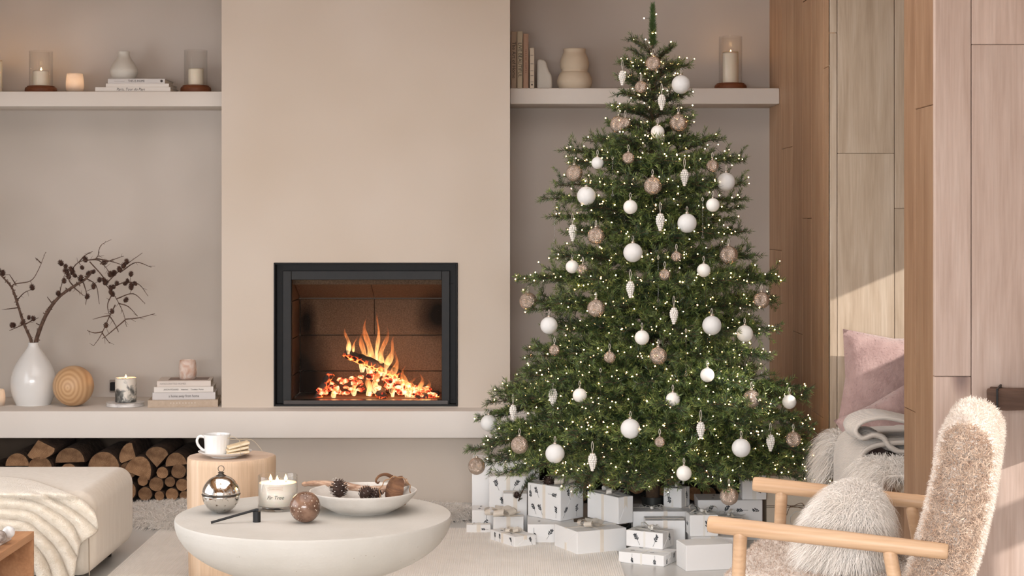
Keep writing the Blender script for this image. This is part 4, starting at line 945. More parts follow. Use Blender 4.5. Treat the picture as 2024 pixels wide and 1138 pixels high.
MB().tube(catmull([(-.005, -.02, .046), (-.03, -.01, .058), (-.05, 0, .050), (-.02, 0, .046), (.03, .01, .045), (.06, .0, .022), (.075, -.01, .004)], 6), .0007, 5).obj('bow', string_m, sg, True)

# coffee table
ctm = mat('cast_plaster', lin(192, 188, 180), lin(202, 198, 191), .85, scale=5, bump=.25, bscale=120, bdist=.003)
ZTB = .38; CTX, CTY = WX(620.5, 5.346), 5.346
ct = thing('coffee_table', 'round pale plaster coffee table shaped like a shallow bowl', 'table', (CTX, CTY, 0))
MB().lathe(smoothprof([(.05, .185), (.194, .198), (.308, .238), (.378, .282), (.412, .322), (.424, .352), (.4262, .372), (.4245, .3795)], 5), 96, cap1=True, cap0=True).obj('bowl_top', ctm, ct, sharp=.8)
MB().lathe(smoothprof([(.235, 0), (.232, .06), (.205, .15), (.195, .20)], 4), 64).obj('pedestal', ctm, ct, sharp=.9)
pit = MB(); rr = random.Random(4)
for q in range(120):
    a = rr.uniform(PI, 2 * PI); z = rr.uniform(.25, .345); r_ = np.interp(z, [.238, .282, .322, .352], [.308, .378, .412, .424])
    pit.ball((r_ * math.cos(a), r_ * math.sin(a), z), rr.uniform(.0006, .0016), 6, 4)
tag(pit.obj('pits', mat('pit_shadow', lin(150, 138, 120), None, .95), ct), kind='stuff')
def on_table(px, py):                                   # contact point on the table top
    y = (EYE - ZTB) * FPX / (py - CY); return Vector((WX(px, y), y, ZTB - .0004))
# mercury glass ball
def mercury():
    m, nt, b = new_mat('mercury_glass'); L = nt.links.new
    tc = N(nt, 'ShaderNodeTexCoord'); nz = N(nt, 'ShaderNodeTexNoise', i_Scale=90.0, i_Detail=3.0); L(tc.outputs['Object'], nz.inputs['Vector'])
    rp = ramp(nt, [(0.30, lin(120, 108, 92)), (0.40, lin(226, 222, 216))]); L(nz.outputs[0], rp.inputs[0]); L(rp.outputs[0], b.inputs['Base Color']); b.inputs['Metallic'].default_value = 1
    r2 = ramp(nt, [(0.32, (.4,) * 3 + (1,)), (0.45, (.07,) * 3 + (1,))]); L(nz.outputs[0], r2.inputs[0]); L(r2.outputs[0], b.inputs['Roughness']); MATS['mercury_glass'] = m
    return m
merc = mercury(); pewter = mat('dark_pewter', lin(70, 66, 62), lin(96, 90, 84), .4, metal=.9, scale=40)
p = on_table(437, 1013); R = .0590
mb_ = thing('mercury_ball_box', 'silver mercury-glass ball with a dark cap and ring on the coffee table', 'ornament', p)
MB().lathe(smoothprof([(.012, .0), (.022, .003)] + [(R * math.cos(a), R + R * math.sin(a)) for a in np.linspace(-1.1, -.04, 8)], 3), 48).obj('lower_half', merc, mb_, True)
MB().lathe(smoothprof([(R * math.cos(a), R + R * math.sin(a)) for a in np.linspace(.04, 1.35, 9)], 3), 48).obj('upper_half', merc, mb_, True)
MB().lathe([(R * 1.0, -.002), (R * 1.025, -.001), (R * 1.025, .001), (R * 1.0, .002)], 48, (0, 0, R)).obj('rim_band', pewter, mb_, True)
MB().lathe(smoothprof([(.016, 0), (.016, .003), (.010, .006), (.008, .010), (.010, .012), (.004, .015)], 3), 24, (0, 0, 2 * R - .004)).obj('cap', pewter, mb_, True)
MB().tube([(0.0095 * math.cos(a), 0, .0095 * math.sin(a)) for a in np.linspace(0, 2 * PI, 22)], .0011, 6).obj('ring', pewter, mb_, True, loc=(0, 0, 2 * R + .020))
# three-wick candle
p = on_table(549, 1005.5); jr = .0625
cj = thing('three_wick_candle', 'three-wick scented candle in a clear glass jar, all wicks lit', 'candle', p)
wx2 = mat('jar_wax', lin(236, 226, 212), lin(242, 233, 220), .5, scale=3, sss=.3)
MB().lathe([(jr, .004), (jr, .107), (jr - .0015, .1085), (jr - .003, .107), (jr - .003, .016)], 56, cap0=False, cap1=False).obj('glass_jar', clear, cj, True)
MB().lathe(smoothprof([(jr * .9, 0), (jr, .004), (jr, .013), (jr - .004, .015)], 3), 56).obj('glass_foot', glass('thick_glass', (.86, .86, .85, 1), alpha=.3), cj, True)
MB().lathe([(jr - .0032, .0155), (jr - .0032, .085), (jr - .006, .0835), (.001, .083)], 56).obj('wax', wx2, cj, True)
for (dx, dy) in ((-.024, .010), (.001, -.020), (.024, .012)):
    MB().tube([(dx, dy, .083), (dx + .0008, dy, .092)], .0010, 5).obj('wick', wick_m, cj); candle_flame(cj, (dx, dy, .088), .021, .0052)
L_ = light('candle_glow', 'POINT', (0, 0, 0), (0, 0, -1), .5, (1, .58, .24), shadow_soft_size=.02); L_.parent = cj; L_.location = (0, 0, .104)
gold = mat('rose_gold_print', lin(206, 150, 116), None, .5)
def curved_text(name, body, size, m, parent, z, shear=0.0, sx=1.0):
    o = text(name, body, size, m, parent, None, None, shear=shear)
    for v in o.data.vertices:
        a = v.co.x * sx / jr; rr_ = jr + .0003 + abs(v.co.z) * .3; v.co = Vector((rr_ * math.sin(a), -rr_ * math.cos(a), z + v.co.y))
    o.scale = (1, 1, 1); return o
curved_text('brand_text', 'THE WHITE COMPANY', .0042, gold, cj, .0725); curved_text('scent_text', 'Fir Tree', .0165, ink, cj, .045, shear=.35)
mbx = MB()
for (a0, a1, z0, z1) in ((-.024, .024, .0775, .0780), (-.024, .024, .0672, .0677), (-.024, -.0236, .0672, .078), (.0236, .024, .0672, .078)):
    n_ = 10
    for i in range(n_):
        b0, b1 = (a0 + (a1 - a0) * i / n_) / jr, (a0 + (a1 - a0) * (i + 1) / n_) / jr; r_ = jr + .0003
        mbx.add([(r_ * math.sin(b0), -r_ * math.cos(b0), z0), (r_ * math.sin(b1), -r_ * math.cos(b1), z0), (r_ * math.sin(b1), -r_ * math.cos(b1), z1), (r_ * math.sin(b0), -r_ * math.cos(b0), z1)], [(0, 1, 2, 3)])
mbx.obj('label_frame', gold, cj)
# brown stone sphere
def speckle():
    m, nt, b = new_mat('fossil_stone'); L = nt.links.new
    tc = N(nt, 'ShaderNodeTexCoord'); nz = N(nt, 'ShaderNodeTexNoise', i_Scale=30.0, i_Detail=4.0); L(tc.outputs['Object'], nz.inputs['Vector'])
    rp = ramp(nt, [(0.35, lin(92, 66, 52)), (0.65, lin(138, 108, 90))]); L(nz.outputs[0], rp.inputs[0])
    vo = N(nt, 'ShaderNodeTexVoronoi', i_Scale=110.0); L(tc.outputs['Object'], vo.inputs['Vector'])
    n3 = N(nt, 'ShaderNodeTexNoise', i_Scale=26.0); L(tc.outputs['Object'], n3.inputs['Vector'])
    mu = N(nt, 'ShaderNodeMath', operation='MULTIPLY_ADD'); L(n3.outputs[0], mu.inputs[0]); mu.inputs[1].default_value = -.75; mu.inputs[2].default_value = .56
    lt = N(nt, 'ShaderNodeMath', operation='LESS_THAN'); L(vo.outputs['Distance'], lt.inputs[0]); L(mu.outputs[0], lt.inputs[1])
    mx = N(nt, 'ShaderNodeMixRGB'); L(lt.outputs[0], mx.inputs[0]); L(rp.outputs[0], mx.inputs[1]); mx.inputs[2].default_value = lin(204, 186, 168)
    L(mx.outputs[0], b.inputs['Base Color']); b.inputs['Roughness'].default_value = .18
    return m
p = on_table(603, 1032); rs = .0470
tag(MB().ball((0, 0, rs), rs, 40, 24).obj('stone_sphere', speckle(), None, True, loc=p), 'polished brown speckled stone sphere on the coffee table', 'ornament')
# candle snuffer
p = on_table(507.5, 1031)
sn = thing('candle_snuffer', 'matte black candle snuffer lying on the coffee table', 'snuffer', p); blk = mat('matte_black', lin(20, 20, 21), None, .6)
MB().lathe([(.0118, 0), (.0118, .032), (.010, .0328)], 28).obj('cup', blk, sn, sharp=.7)
MB().box(-.005, .005, -.0035, .0035, .0325, .041).obj('hinge', blk, sn, bevel=.001, bseg=1)
a = Vector((-.001, 0, .0375)); b = on_table(417, 1035) - p + Vector((0, 0, .0042))
MB().tube([a, b], .0038, 10).obj('handle', blk, sn, sharp=.7)
# wide shallow bowl and its contents
p = on_table(718, 1010)
stone_bowl = mat('pale_stoneware', lin(206, 200, 192), lin(216, 211, 204), .8, scale=18, bump=.15, bscale=160)
bo = tag(MB().lathe(smoothprof([(.001, 0), (.08, 0), (.095, .004), (.135, .026), (.162, .054), (.1685, .065), (.1665, .0672), (.163, .065), (.155, .054), (.128, .031), (.09, .011), (.001, .007)], 5), 72, sx=1.0, sy=.98).obj('stoneware_bowl', stone_bowl, None, True, loc=p), 'wide shallow grey-white stoneware bowl on the coffee table', 'bowl')
dw = mat('driftwood', lin(150, 116, 94), lin(206, 178, 156), .9, scale=26, stretch=(1, 4, 4), bump=.5, bscale=60)
pts = [(597, 957), (625, 955), (660, 957), (700, 963), (735, 967), (770, 964), (806, 952)]
pv = [W(a, b, 5.50 + .02 * math.sin(i)) - p for i, (a, b) in enumerate(pts)]
rr = random.Random(2); cv = catmull(pv, 6)
MBd = MB().tube(cv, [(.0075 + .004 * min(1, i / 14)) * rr.uniform(.9, 1.12) * (.5 if i == 0 else 1) for i in range(len(cv))], 10)
dwood = thing('driftwood_stick', 'weathered pale driftwood stick laid across the bowl', 'stick', p); MBd.obj('stick', dw, dwood, True)
MB().tube([W(735, 967, 5.5) - p, W(748, 975, 5.47) - p, W(757, 972, 5.46) - p], [.010, .0085, .006], 8).obj('knot', dw, dwood, True)
pc_m = mat('pine_cone', lin(48, 34, 28), lin(84, 62, 52), .85, scale=80)
pinec = cone_mesh('pine_cone', 7, 9, .021, .042, pc_m, open_=1.2)
snow_m = mat('cone_frost', lin(226, 222, 218), None, .8)
def add_frost(t, r, h, rows, n, seed):
    rr = random.Random(seed); mb = MB()
    for i in range(rows):
        tt = (i + .5) / rows; z = h * (.06 + .86 * tt); rad = r * (math.sin(PI * (.18 + .74 * tt)) ** .7)
        for j in range(n):
            if rr.random() < .45:
                a = 2 * PI * (j + .5 * (i % 2)) / n + i * .1; mb.ball((rad * 1.03 * math.cos(a), rad * 1.03 * math.sin(a), z + h / rows * .8), r * .05, 6, 4, 1.5, 1.5, .5)
    return tag(mb.obj('frost', snow_m, t, True), kind='stuff')
def pine_cone(label, loc, rot, s_=1.0, group=None, seed=0):
    t = thing('pine_cone', label, 'pine cone', loc, rot, group); t.scale = (s_,) * 3
    link('scales', pinec, t); add_frost(t, .021, .042, 7, 9, seed); return t
GC = 'frosted pine cones in the bowl'
pine_cone('frosted dark pine cone standing upright at the left of the bowl', W(672, 984, 5.42), (0.1, -.1, 0), 1.5, GC, 1)
pine_cone('small frosted pine cone leaning in the middle of the bowl', W(712, 985, 5.40), (.1, .75, .2), 1.2, GC, 2)
pine_cone('small frosted pine cone lying against the dried pod in the bowl', W(728, 984, 5.42), (.3, 1.1, .6), 1.15, GC, 3)
podm = mat('dried_pod', lin(88, 58, 40), lin(128, 90, 62), .85, scale=30, stretch=(1, 1, 5), bump=.4, bscale=70); podr = mat('pod_rim', lin(160, 122, 88), None, .85)
pod = thing('dried_pod', 'dried brown ribbed seed pod with a curled stem in the bowl', 'seed pod', W(778, 970, 5.43), (0.12, .22, .35)); pod.scale = (1.35,) * 3
prof = smoothprof([(.001, -.018), (.014, -.016), (.026, -.010), (.034, .002), (.037, .012)], 4)
mbp = MB().lathe(prof, 40, cap0=False, cap1=False, wob=lambda a, z: 1 + .05 * math.cos(10 * a)); mbp.v = [(y_, z_, x_) for x_, y_, z_ in mbp.v]
po = mbp.obj('shell', podm, pod, True, rot=(0, 0, -PI / 2)); 
md = MB().lathe([(.0365, .010), (.02, .006), (.001, .004)], 40, cap0=False, cap1=False, wob=lambda a, z: 1 + .05 * math.cos(10 * a)); md.v = [(y_, z_, x_) for x_, y_, z_ in md.v]; md.obj('face', podm, pod, True, rot=(0, 0, -PI / 2))
rim = MB().tube([((.0372 * (1 + .05 * math.cos(10 * a))) * math.cos(a), -.0125, (.0372 * (1 + .05 * math.cos(10 * a))) * math.sin(a)) for a in np.linspace(0, 2 * PI, 50)], .0013, 6); rim.obj('rim', podr, pod, True)
MB().tube(catmull([(-.012, 0, .032), (-.03, -.004, .036), (-.045, -.006, .030), (-.050, -.006, .018), (-.044, -.006, .013), (-.041, -.006, .018)], 6), [.0045 - .0001 * i for i in range(31)], 8).obj('stem', podm, pod, True)
# ------------------------------------------------------------------ Christmas tree
TX0, TY0 = WX(1290, 7.0), 7.0
_yz = [8, 70, 120, 165, 210, 250, 280, 300, 345, 395, 430, 490, 530, 555, 600, 650, 710, 760, 800, 850, 890, 935, 975]
_rp = [10, 47, 72, 74, 84, 92, 135, 176, 170, 208, 190, 205, 232, 258, 250, 248, 275, 305, 335, 350, 362, 350, 260]
_zz = [WZ(a, TY0) for a in _yz][::-1]; _rr = [S(a, TY0) for a in _rp][::-1]
def tree_r(z): return float(np.interp(z, _zz, _rr))
def needle_mat():
    m, nt, b = new_mat('fir_needles'); L = nt.links.new
    at = N(nt, 'ShaderNodeAttribute', attribute_name='tint'); oi = N(nt, 'ShaderNodeObjectInfo')
    rp = ramp(nt, [(0.0, lin(24, 36, 26)), (0.4, lin(54, 75, 46)), (0.72, lin(98, 118, 62)), (1.0, lin(146, 156, 86))]); L(at.outputs['Fac'], rp.inputs[0])
    hs = N(nt, 'ShaderNodeHueSaturation'); mr = N(nt, 'ShaderNodeMapRange'); mr.inputs[3].default_value = .85; mr.inputs[4].default_value = 1.2; L(oi.outputs['Random'], mr.inputs[0]); L(mr.outputs[0], hs.inputs['Value'])
    L(rp.outputs[0], hs.inputs['Color']); L(hs.outputs[0], b.inputs['Base Color']); b.inputs['Roughness'].default_value = .42; b.inputs['Specular IOR Level'].default_value = .5
    return m
needle_m = needle_mat(); fir_bark = mat('fir_bark', lin(70, 54, 40), lin(96, 76, 58), .9, scale=40)
def make_branch(L, seed):
    """one fir branch of length L along +X: stem mesh, needle mesh, points where lamps can sit"""
    rr = random.Random(seed); ax = []                                  # (points, r0, r1, freshness)
    n = max(4, int(L / .05)); main = [Vector((L * i / n, rr.uniform(-1, 1) * .012 * (i > 0), .06 * L * math.sin(PI * .9 * i / n) + rr.uniform(-1, 1) * .006 * (i > 0))) for i in range(n + 1)]
    ax.append((main, .0022 + .006 * L, .0012, .35))
    def at(pts, t):
        f = t * (len(pts) - 1); i = min(int(f), len(pts) - 2); return pts[i].lerp(pts[i + 1], f - i), (pts[i + 1] - pts[i]).normalized()
    s = .05 if L < .25 else .07; side = 1; pts_l = []
    while s < L - .012:
        t = s / L; p, d = at(main, t)
        for q in range(2):
            side = -side
            ln = (.36 * (L - s) + .045) * rr.uniform(.65, 1.12); ln = min(ln, .21)
            a = rr.uniform(.65, .95) * side; up = rr.uniform(-.28, .42)
            dd = Vector((math.cos(a), math.sin(a), up)).normalized()
            m_ = 3; tw = [p + dd * (ln * k / m_) + Vector((.10 * ln * (k / m_) ** 2, 0, -.04 * ln * (k / m_) ** 2 + .01 * rr.uniform(-1, 1) * k / m_)) for k in range(m_ + 1)]
            ax.append((tw, .0014, .0008, .55)); pts_l.append(tw[-1]); pts_l.append(tw[1])
            if ln > .075:
                for z in range(int(ln / .038)):
                    u = (z + .8) / (int(ln / .038) + .9); p2, d2 = at(tw, u); sg = 1 if z % 2 else -1
                    d3 = (Matrix.Rotation(sg * rr.uniform(.55, .9), 3, 'Z') @ d2 + Vector((0, 0, rr.uniform(-.25, .4)))).normalized(); l3 = (.30 * ln * (1.15 - u) + .018) * rr.uniform(.7, 1.2)
                    ax.append(([p2, p2 + d3 * l3 * .5, p2 + d3 * l3], .0010, .0006, .8))
        if L > .3 and rr.random() < .45:                                # short upright shoots that fill the branch
            dd = Vector((rr.uniform(.2, .8), rr.uniform(-.5, .5), rr.choice((1, 1, -1)))).normalized(); l3 = rr.uniform(.05, .10)
            ax.append(([p, p + dd * l3 * .5, p + dd * l3], .001, .0006, .6)); pts_l.append(p + dd * l3)
        s += rr.uniform(.032, .046)
    pts_l.append(main[-1]); pts_l += main[len(main) // 3:]
    mb = MB()
    for pts, r0, r1, fr in ax: mb.tube(pts, [r0 + (r1 - r0) * i / (len(pts) - 1) for i in range(len(pts))], 4, caps=False)
    stem = mb.mesh('fir_branch_stem', fir_bark)
    g = np.random.default_rng(seed); Vs, Ts = [], []
    for pts, r0, r1, fr in ax:
        for i in range(len(pts) - 1):
            a, b = np.array(pts[i]), np.array(pts[i + 1]); ln = np.linalg.norm(b - a); d = (b - a) / ln
            k = max(4, int(ln * 760)); t = g.random(k); base = a + (b - a) * t[:, None]
            u = np.cross(d, [0.13, .2, 1.0]); u /= np.linalg.norm(u); w = np.cross(d, u); ph = g.uniform(0, 2 * PI, k)
            rad = u * np.cos(ph)[:, None] + w * np.sin(ph)[:, None]; th = g.uniform(.55, 1.0, k)
            last = (i == len(pts) - 2)
            dirn = d * np.cos(th)[:, None] + rad * np.sin(th)[:, None] + np.array([0, 0, .12]); dirn /= np.linalg.norm(dirn, axis=1, keepdims=True)
            l_ = g.uniform(.015, .026, k); sd = np.cross(dirn, g.normal(0, 1, (k, 3))); sd /= np.linalg.norm(sd, axis=1, keepdims=True); wd_ = .00120
            mid = base + dirn * (l_ * .45)[:, None]
            Vs.append(np.stack([base, mid - sd * wd_, base + dirn * l_[:, None], mid + sd * wd_], 1))
            tv = np.clip(fr * .75 + g.normal(0, .13, k) + (.22 * t if last else 0) + (.12 if last else -.10), 0, 1); Ts.append(np.repeat(tv, 4))
    V = np.concatenate(Vs).reshape(-1, 3); T = np.concatenate(Ts); n = len(V) // 4
    me = bpy.data.meshes.new('fir_needles'); me.vertices.add(4 * n); me.vertices.foreach_set('co', V.reshape(-1))
    me.loops.add(4 * n); me.polygons.add(n); me.loops.foreach_set('vertex_index', np.arange(4 * n, dtype=np.int32)); me.polygons.foreach_set('loop_start', (np.arange(n) * 4).astype(np.int32))
    me.materials.append(needle_m); me.update(calc_edges=True)
    at_ = me.attributes.new('tint', 'FLOAT', 'POINT'); at_.data.foreach_set('value', T.astype(np.float32))
    return stem, me, pts_l
LEN = [.09, .14, .19, .25, .32, .40, .48, .56, .64, .72]
BR = {L: [make_branch(L, 100 + i * 10 + k) for k in range(3)] for i, L in enumerate(LEN)}
tree = thing('christmas_tree', 'tall green fir Christmas tree standing before the hearth ledge', 'tree', (TX0, TY0, 0))
MB().tube([(0, 0, .06), (.004, 0, .7), (-.003, .003, 1.4), (0, 0, 2.0)], [.030, .024, .015, .005], 10).obj('trunk', fir_bark, tree, True)
st = mat('stand_metal', lin(40, 42, 40), None, .5, metal=.4)
MB().lathe([(.045, .03), (.045, .17), (.040, .17), (.040, .06)], 20).obj('stand_collar', st, tree, sharp=.8)
for a in (.5, 2.1, 3.7, 5.3):
    MB().tube([(.04 * math.cos(a), .04 * math.sin(a), .10), (.16 * math.cos(a), .16 * math.sin(a), .03), (.22 * math.cos(a), .22 * math.sin(a), .012)], .009, 6).obj('stand_leg', st, tree)
rt = random.Random(11); lamp_pts = []; nb = 0
def put_branch(z, a, L, el, roll=0.0):
    global nb
    Lb = min(LEN, key=lambda q: abs(q - L)); s_ = max(.85, min(1.18, L / Lb)); stem, nd, pl = rt.choice(BR[Lb])
    M = Matrix.Rotation(a, 4, 'Z') @ Matrix.Rotation(-el, 4, 'Y') @ Matrix.Rotation(roll, 4, 'X')
    loc = Vector((0, 0, z)); b = link('branch', stem, tree, loc, M.to_euler()); b.scale = (s_,) * 3
    n_ = link('needles', nd, b); n_['kind'] = 'stuff'; nb += 1
    facing = -math.sin(a)
    for p in pl: lamp_pts.append((loc + M @ (p * s_), facing, p.x * s_ / max(L, .01), nb))
z = .30; lvl = 0
while z < 1.93:
    r = tree_r(z); n = int(round(6 + 17.0 * r / .72)); a0 = rt.uniform(0, 6.28)
    for i in range(n):
        a = a0 + 2 * PI * (i + rt.uniform(-.25, .25)) / n
        if math.sin(a) > .25 and rt.random() < .62: continue           # the back against the wall is thinner
        q = rt.random(); ln = tree_r(z + rt.uniform(-.02, .02)) * (rt.uniform(.9, 1.03) if q < .6 else rt.uniform(.6, .85))
        el = np.interp(z, [.25, .6, 1.2, 1.7, 1.95], [-.06, .05, .13, .30, .62]) + rt.uniform(-.13, .13)
        if math.sin(a) > .2: ln = min(ln, .66 / max(.2, math.sin(a)))   # keep clear of the ledge
        if math.cos(a) > .3: ln = min(ln, (XW - TX0 - .06) / math.cos(a)) if TY0 + ln * math.sin(a) > 6.72 else ln
        put_branch(z - math.sin(el) * ln * .8, a, ln, el, rt.uniform(-.3, .3))
    z += np.interp(z, [.3, 1.2, 1.5, 1.6, 1.9], [.088, .098, .092, .066, .062]); lvl += 1
for (yt, a, ln, el) in ((88, .4, .13, .75), (92, 2.7, .13, .75), (86, 4.4, .12, .8), (100, 1.6, .12, .7), (112, 5.4, .14, .5), (110, 3.5, .14, .5)): put_branch(WZ(yt + 45, TY0), a, ln, el)
# the branches that draw the outline of the tree on either side
for (px, py) in ((925, 893), (958, 800), (1000, 770), (1022, 556), (1050, 615), (1072, 396), (1092, 432), (1115, 302), (1208, 212), (1222, 122), (1246, 76), (1335, 90), (1360, 126), (1355, 235), (1468, 322), (1465, 398), (1450, 440), (1545, 553), (1520, 600), (1512, 708), (1572, 762), (1600, 893), (1625, 928), (1380, 275), (1045, 705), (985, 850)):
    r = abs(px - 1290) * TY0 / FPX; el = float(np.interp(py, [70, 130, 300, 555, 800, 930], [.75, .45, .14, .06, .02, -.16])); yaw = rt.uniform(.02, .22) if px < 1540 or py < 700 else .48
    ln = r / math.cos(el) / math.cos(yaw)
    put_branch(WZ(py, TY0) - math.sin(el) * ln, (PI + yaw) if px < 1290 else -yaw, ln, el, 0)
# leader at the top
g = np.random.default_rng(3); k = 1700; t = g.random(k); zb_, zt_ = WZ(92, TY0), WZ(14, TY0)
t = t ** 1.15; base = np.stack([np.zeros(k), np.zeros(k), zb_ + (zt_ - zb_) * t], 1); ph = g.uniform(0, 6.28, k)
P = ribbons('leader_needles', base, np.stack([np.cos(ph), np.sin(ph), .9 + 2.2 * t ** 4], 1), .023, .0030, needle_m, None, seg=2, droop=0, curl=.12, seed=2)
at_ = P.data.attributes.new('tint', 'FLOAT', 'POINT'); at_.data.foreach_set('value', np.full(len(P.data.vertices), .5, np.float32))
ldr = MB().tube([(0, 0, zb_ - .05), (0, 0, zt_)], [.006, .0025], 8).obj('leader', fir_bark, tree); P.parent = ldr
print('branches', nb)

# fairy lights: tiny lamps on a wire
bulb_m = emis('warm_fairy_light', (1.0, .60, .25, 1), 28.0)
ls = thing('fairy_lights', 'string of warm white fairy lights wound through the fir branches', 'string lights', (TX0, TY0, 0))
rl = random.Random(21); mbb = MB(); mbw = MB(); by = {}
for p, fc, fr, b in lamp_pts:
    pr = .125 if fc > .1 else (.085 if fc > -.35 else .006)
    if fr > .40 and rl.random() < pr * (1.6 if fr > .7 else .8): by.setdefault(b, []).append(p)
nl = 0
for b, ps in by.items():
    ps.sort(key=lambda p: math.hypot(p.x, p.y))
    for p in ps:
        q = p + Vector((rl.uniform(-1, 1), rl.uniform(-1, 1), rl.uniform(.2, 1))) * .014
        mbb.ball(q, rl.uniform(.0019, .0027), 6, 4); nl += 1; mbw.tube([p, q], [.0006, .0006], 3, caps=False)
    for u, v in zip(ps[:-1], ps[1:]): mbw.tube([u, u.lerp(v, .5) - Vector((0, 0, .012)), v], [.0005] * 3, 3, caps=False)
for (px, py) in ((1273, 36), (1297, 28), (1290, 66), (1296, 65), (1276, 78), (1283, 84)):
    q = W(px, py, TY0 - .01) - Vector((TX0, TY0, 0)); mbb.ball(q, .0026, 6, 4); mbw.tube([q, (0, 0, q.z)], [.0007, .0007], 3)
tag(mbb.obj('bulbs', bulb_m, ls, True), kind='stuff'); tag(mbw.obj('wire', mat('green_wire', lin(30, 42, 30), None, .6), ls), kind='stuff')
print('bulbs', nl)

# ornaments
glit = mat('white_glitter', lin(234, 233, 231), lin(244, 243, 241), .4, scale=180, bump=.45, bscale=260, bdist=.003)
matw = mat('white_matte_bauble', lin(238, 235, 228), lin(242, 239, 233), .5, scale=3)
silver = mat('ornament_cap', lin(190, 176, 160), lin(210, 198, 184), .3, metal=.9, scale=20)
ribbon_m = mat('ornament_ribbon', lin(206, 198, 186), None, .6)
def champagne():
    m, nt, b = new_mat('champagne_mercury'); L = nt.links.new
    tc = N(nt, 'ShaderNodeTexCoord'); oi = N(nt, 'ShaderNodeObjectInfo')
    nz = N(nt, 'ShaderNodeTexVoronoi', i_Scale=150.0, i_Randomness=1.0); L(tc.outputs['Object'], nz.inputs['Vector'])
    n2 = N(nt, 'ShaderNodeTexNoise', i_Scale=70.0, i_Detail=3.0); L(tc.outputs['Object'], n2.inputs['Vector'])
    rp = ramp(nt, [(0.38, lin(150, 124, 104)), (0.54, lin(238, 222, 208))]); L(n2.outputs[0], rp.inputs[0]); L(rp.outputs[0], b.inputs['Base Color']); b.inputs['Metallic'].default_value = .85; b.inputs['Roughness'].default_value = .16
    bp = N(nt, 'ShaderNodeBump', i_Strength=.45, i_Distance=.004); L(nz.outputs['Color'], bp.inputs['Height']); L(bp.outputs[0], b.inputs['Normal'])
    tr = N(nt, 'ShaderNodeBsdfTransparent'); tr.inputs[0].default_value = (.80, .70, .62, 1); mx = N(nt, 'ShaderNodeMixShader'); r2 = ramp(nt, [(0.44, (.55,) * 3 + (1,)), (.52, (1, 1, 1, 1))]); L(n2.outputs[0], r2.inputs[0])
    L(r2.outputs[0], mx.inputs[0]); L(tr.outputs[0], mx.inputs[1]); L(b.outputs[0], mx.inputs[2]); L(mx.outputs[0], nt.nodes['Material Output'].inputs[0])
    return m
champ = champagne()
crystal = mat('frosted_crystal', lin(222, 216, 208), lin(240, 236, 230), .2, scale=90, spec=.8)
dropg = glass('drop_glass', (.93, .93, .92, 1), alpha=.45)
ball_big = MB().ball((0, 0, -1), 1, 32, 20).mesh('bauble', glit, True); ball_sm = MB().ball((0, 0, -1), 1, 28, 18).mesh('bauble', matw, True); ball_ch = MB().ball((0, 0, -1), 1, 32, 20).mesh('bauble', champ, True)
cap_me = MB().lathe([(.22, -.02), (.24, .02), (.24, .16), (.18, .20), (.05, .21)], 14).mesh('bauble_cap', silver, True)
pm = MB(); pm.ball((0, 0, -.40), 1, 10, 8, .15, .15, .38)
for i in range(8):
    zc = -.07 - .118 * i; rad = [.10, .165, .19, .18, .155, .12, .08, .03][i]; nn = [5, 8, 9, 9, 8, 6, 5, 3][i]
    for j in range(nn):
        a = 2 * PI * (j + .5 * (i % 2)) / nn; pm.ball((rad * math.cos(a), rad * math.sin(a), zc), .072, 8, 6, 1, 1, 1.05)
pine_orn = pm.mesh('glass_pine_cone', crystal, True)
drop_me = MB().lathe(smoothprof([(.006, 0), (.012, -.02), (.010, -.3), (.013, -.8), (.03, -.88), (.055, -.95), (.04, -.99), (.002, -1)], 4), 12).mesh('icicle', dropg, True)
def surf_y(px, py, push=.0):
    y = TY0
    for _ in range(4):
        X, Z = WX(px, y), WZ(py, y); r = tree_r(Z + .03) * .90 + push; y = TY0 - math.sqrt(max(0.0, r * r - (X - TX0) ** 2))
    return y
def ornament(kind, px, py, d, label, dy=0.0, hang=None, py1=None):
    y = surf_y(px, py, .03) + dy; k = y / FPX; grp = {'big': 'large white glitter baubles on the tree', 'small': 'small matte white baubles on the tree', 'champ': 'champagne mercury-glass baubles on the tree', 'cone': 'frosted glass pine cones on the tree', 'drop': 'clear glass icicle drops on the tree'}[kind]
    if kind == 'cone':
        h = d * k; top = W(px, py, y) + Vector((0, 0, h / 2)); t = thing('pine_cone_ornament', label, 'ornament', top, group=grp); o = link('glass_cone', pine_orn, t); o.scale = (h, h, h)
        c = link('cap', cap_me, t); c.scale = (h * .28,) * 3
    elif kind == 'drop':
        top = W(px, py, y); h = (py1 - py) * k; t = thing('icicle_ornament', label, 'ornament', top, group=grp); o = link('glass_drop', drop_me, t); o.scale = (.11, .11, h)
    else:
        r = d / 2 * k; top = W(px, py, y) + Vector((0, 0, r)); t = thing('bauble', label, 'ornament', top, group=grp)
        o = link('ball', {'big': ball_big, 'small': ball_sm, 'champ': ball_ch}[kind], t); o.scale = (r,) * 3; c = link('cap', cap_me, t); c.scale = (r * .85,) * 3
    hl = hang if hang else .028
    MB().tube(catmull([(0, 0, .004), (-.0035, 0, hl * .6), (0, .004, hl), (.0035, 0, hl * .6), (0, 0, .004)], 4), .0010, 4).obj('loop', ribbon_m, t, True)
    return t
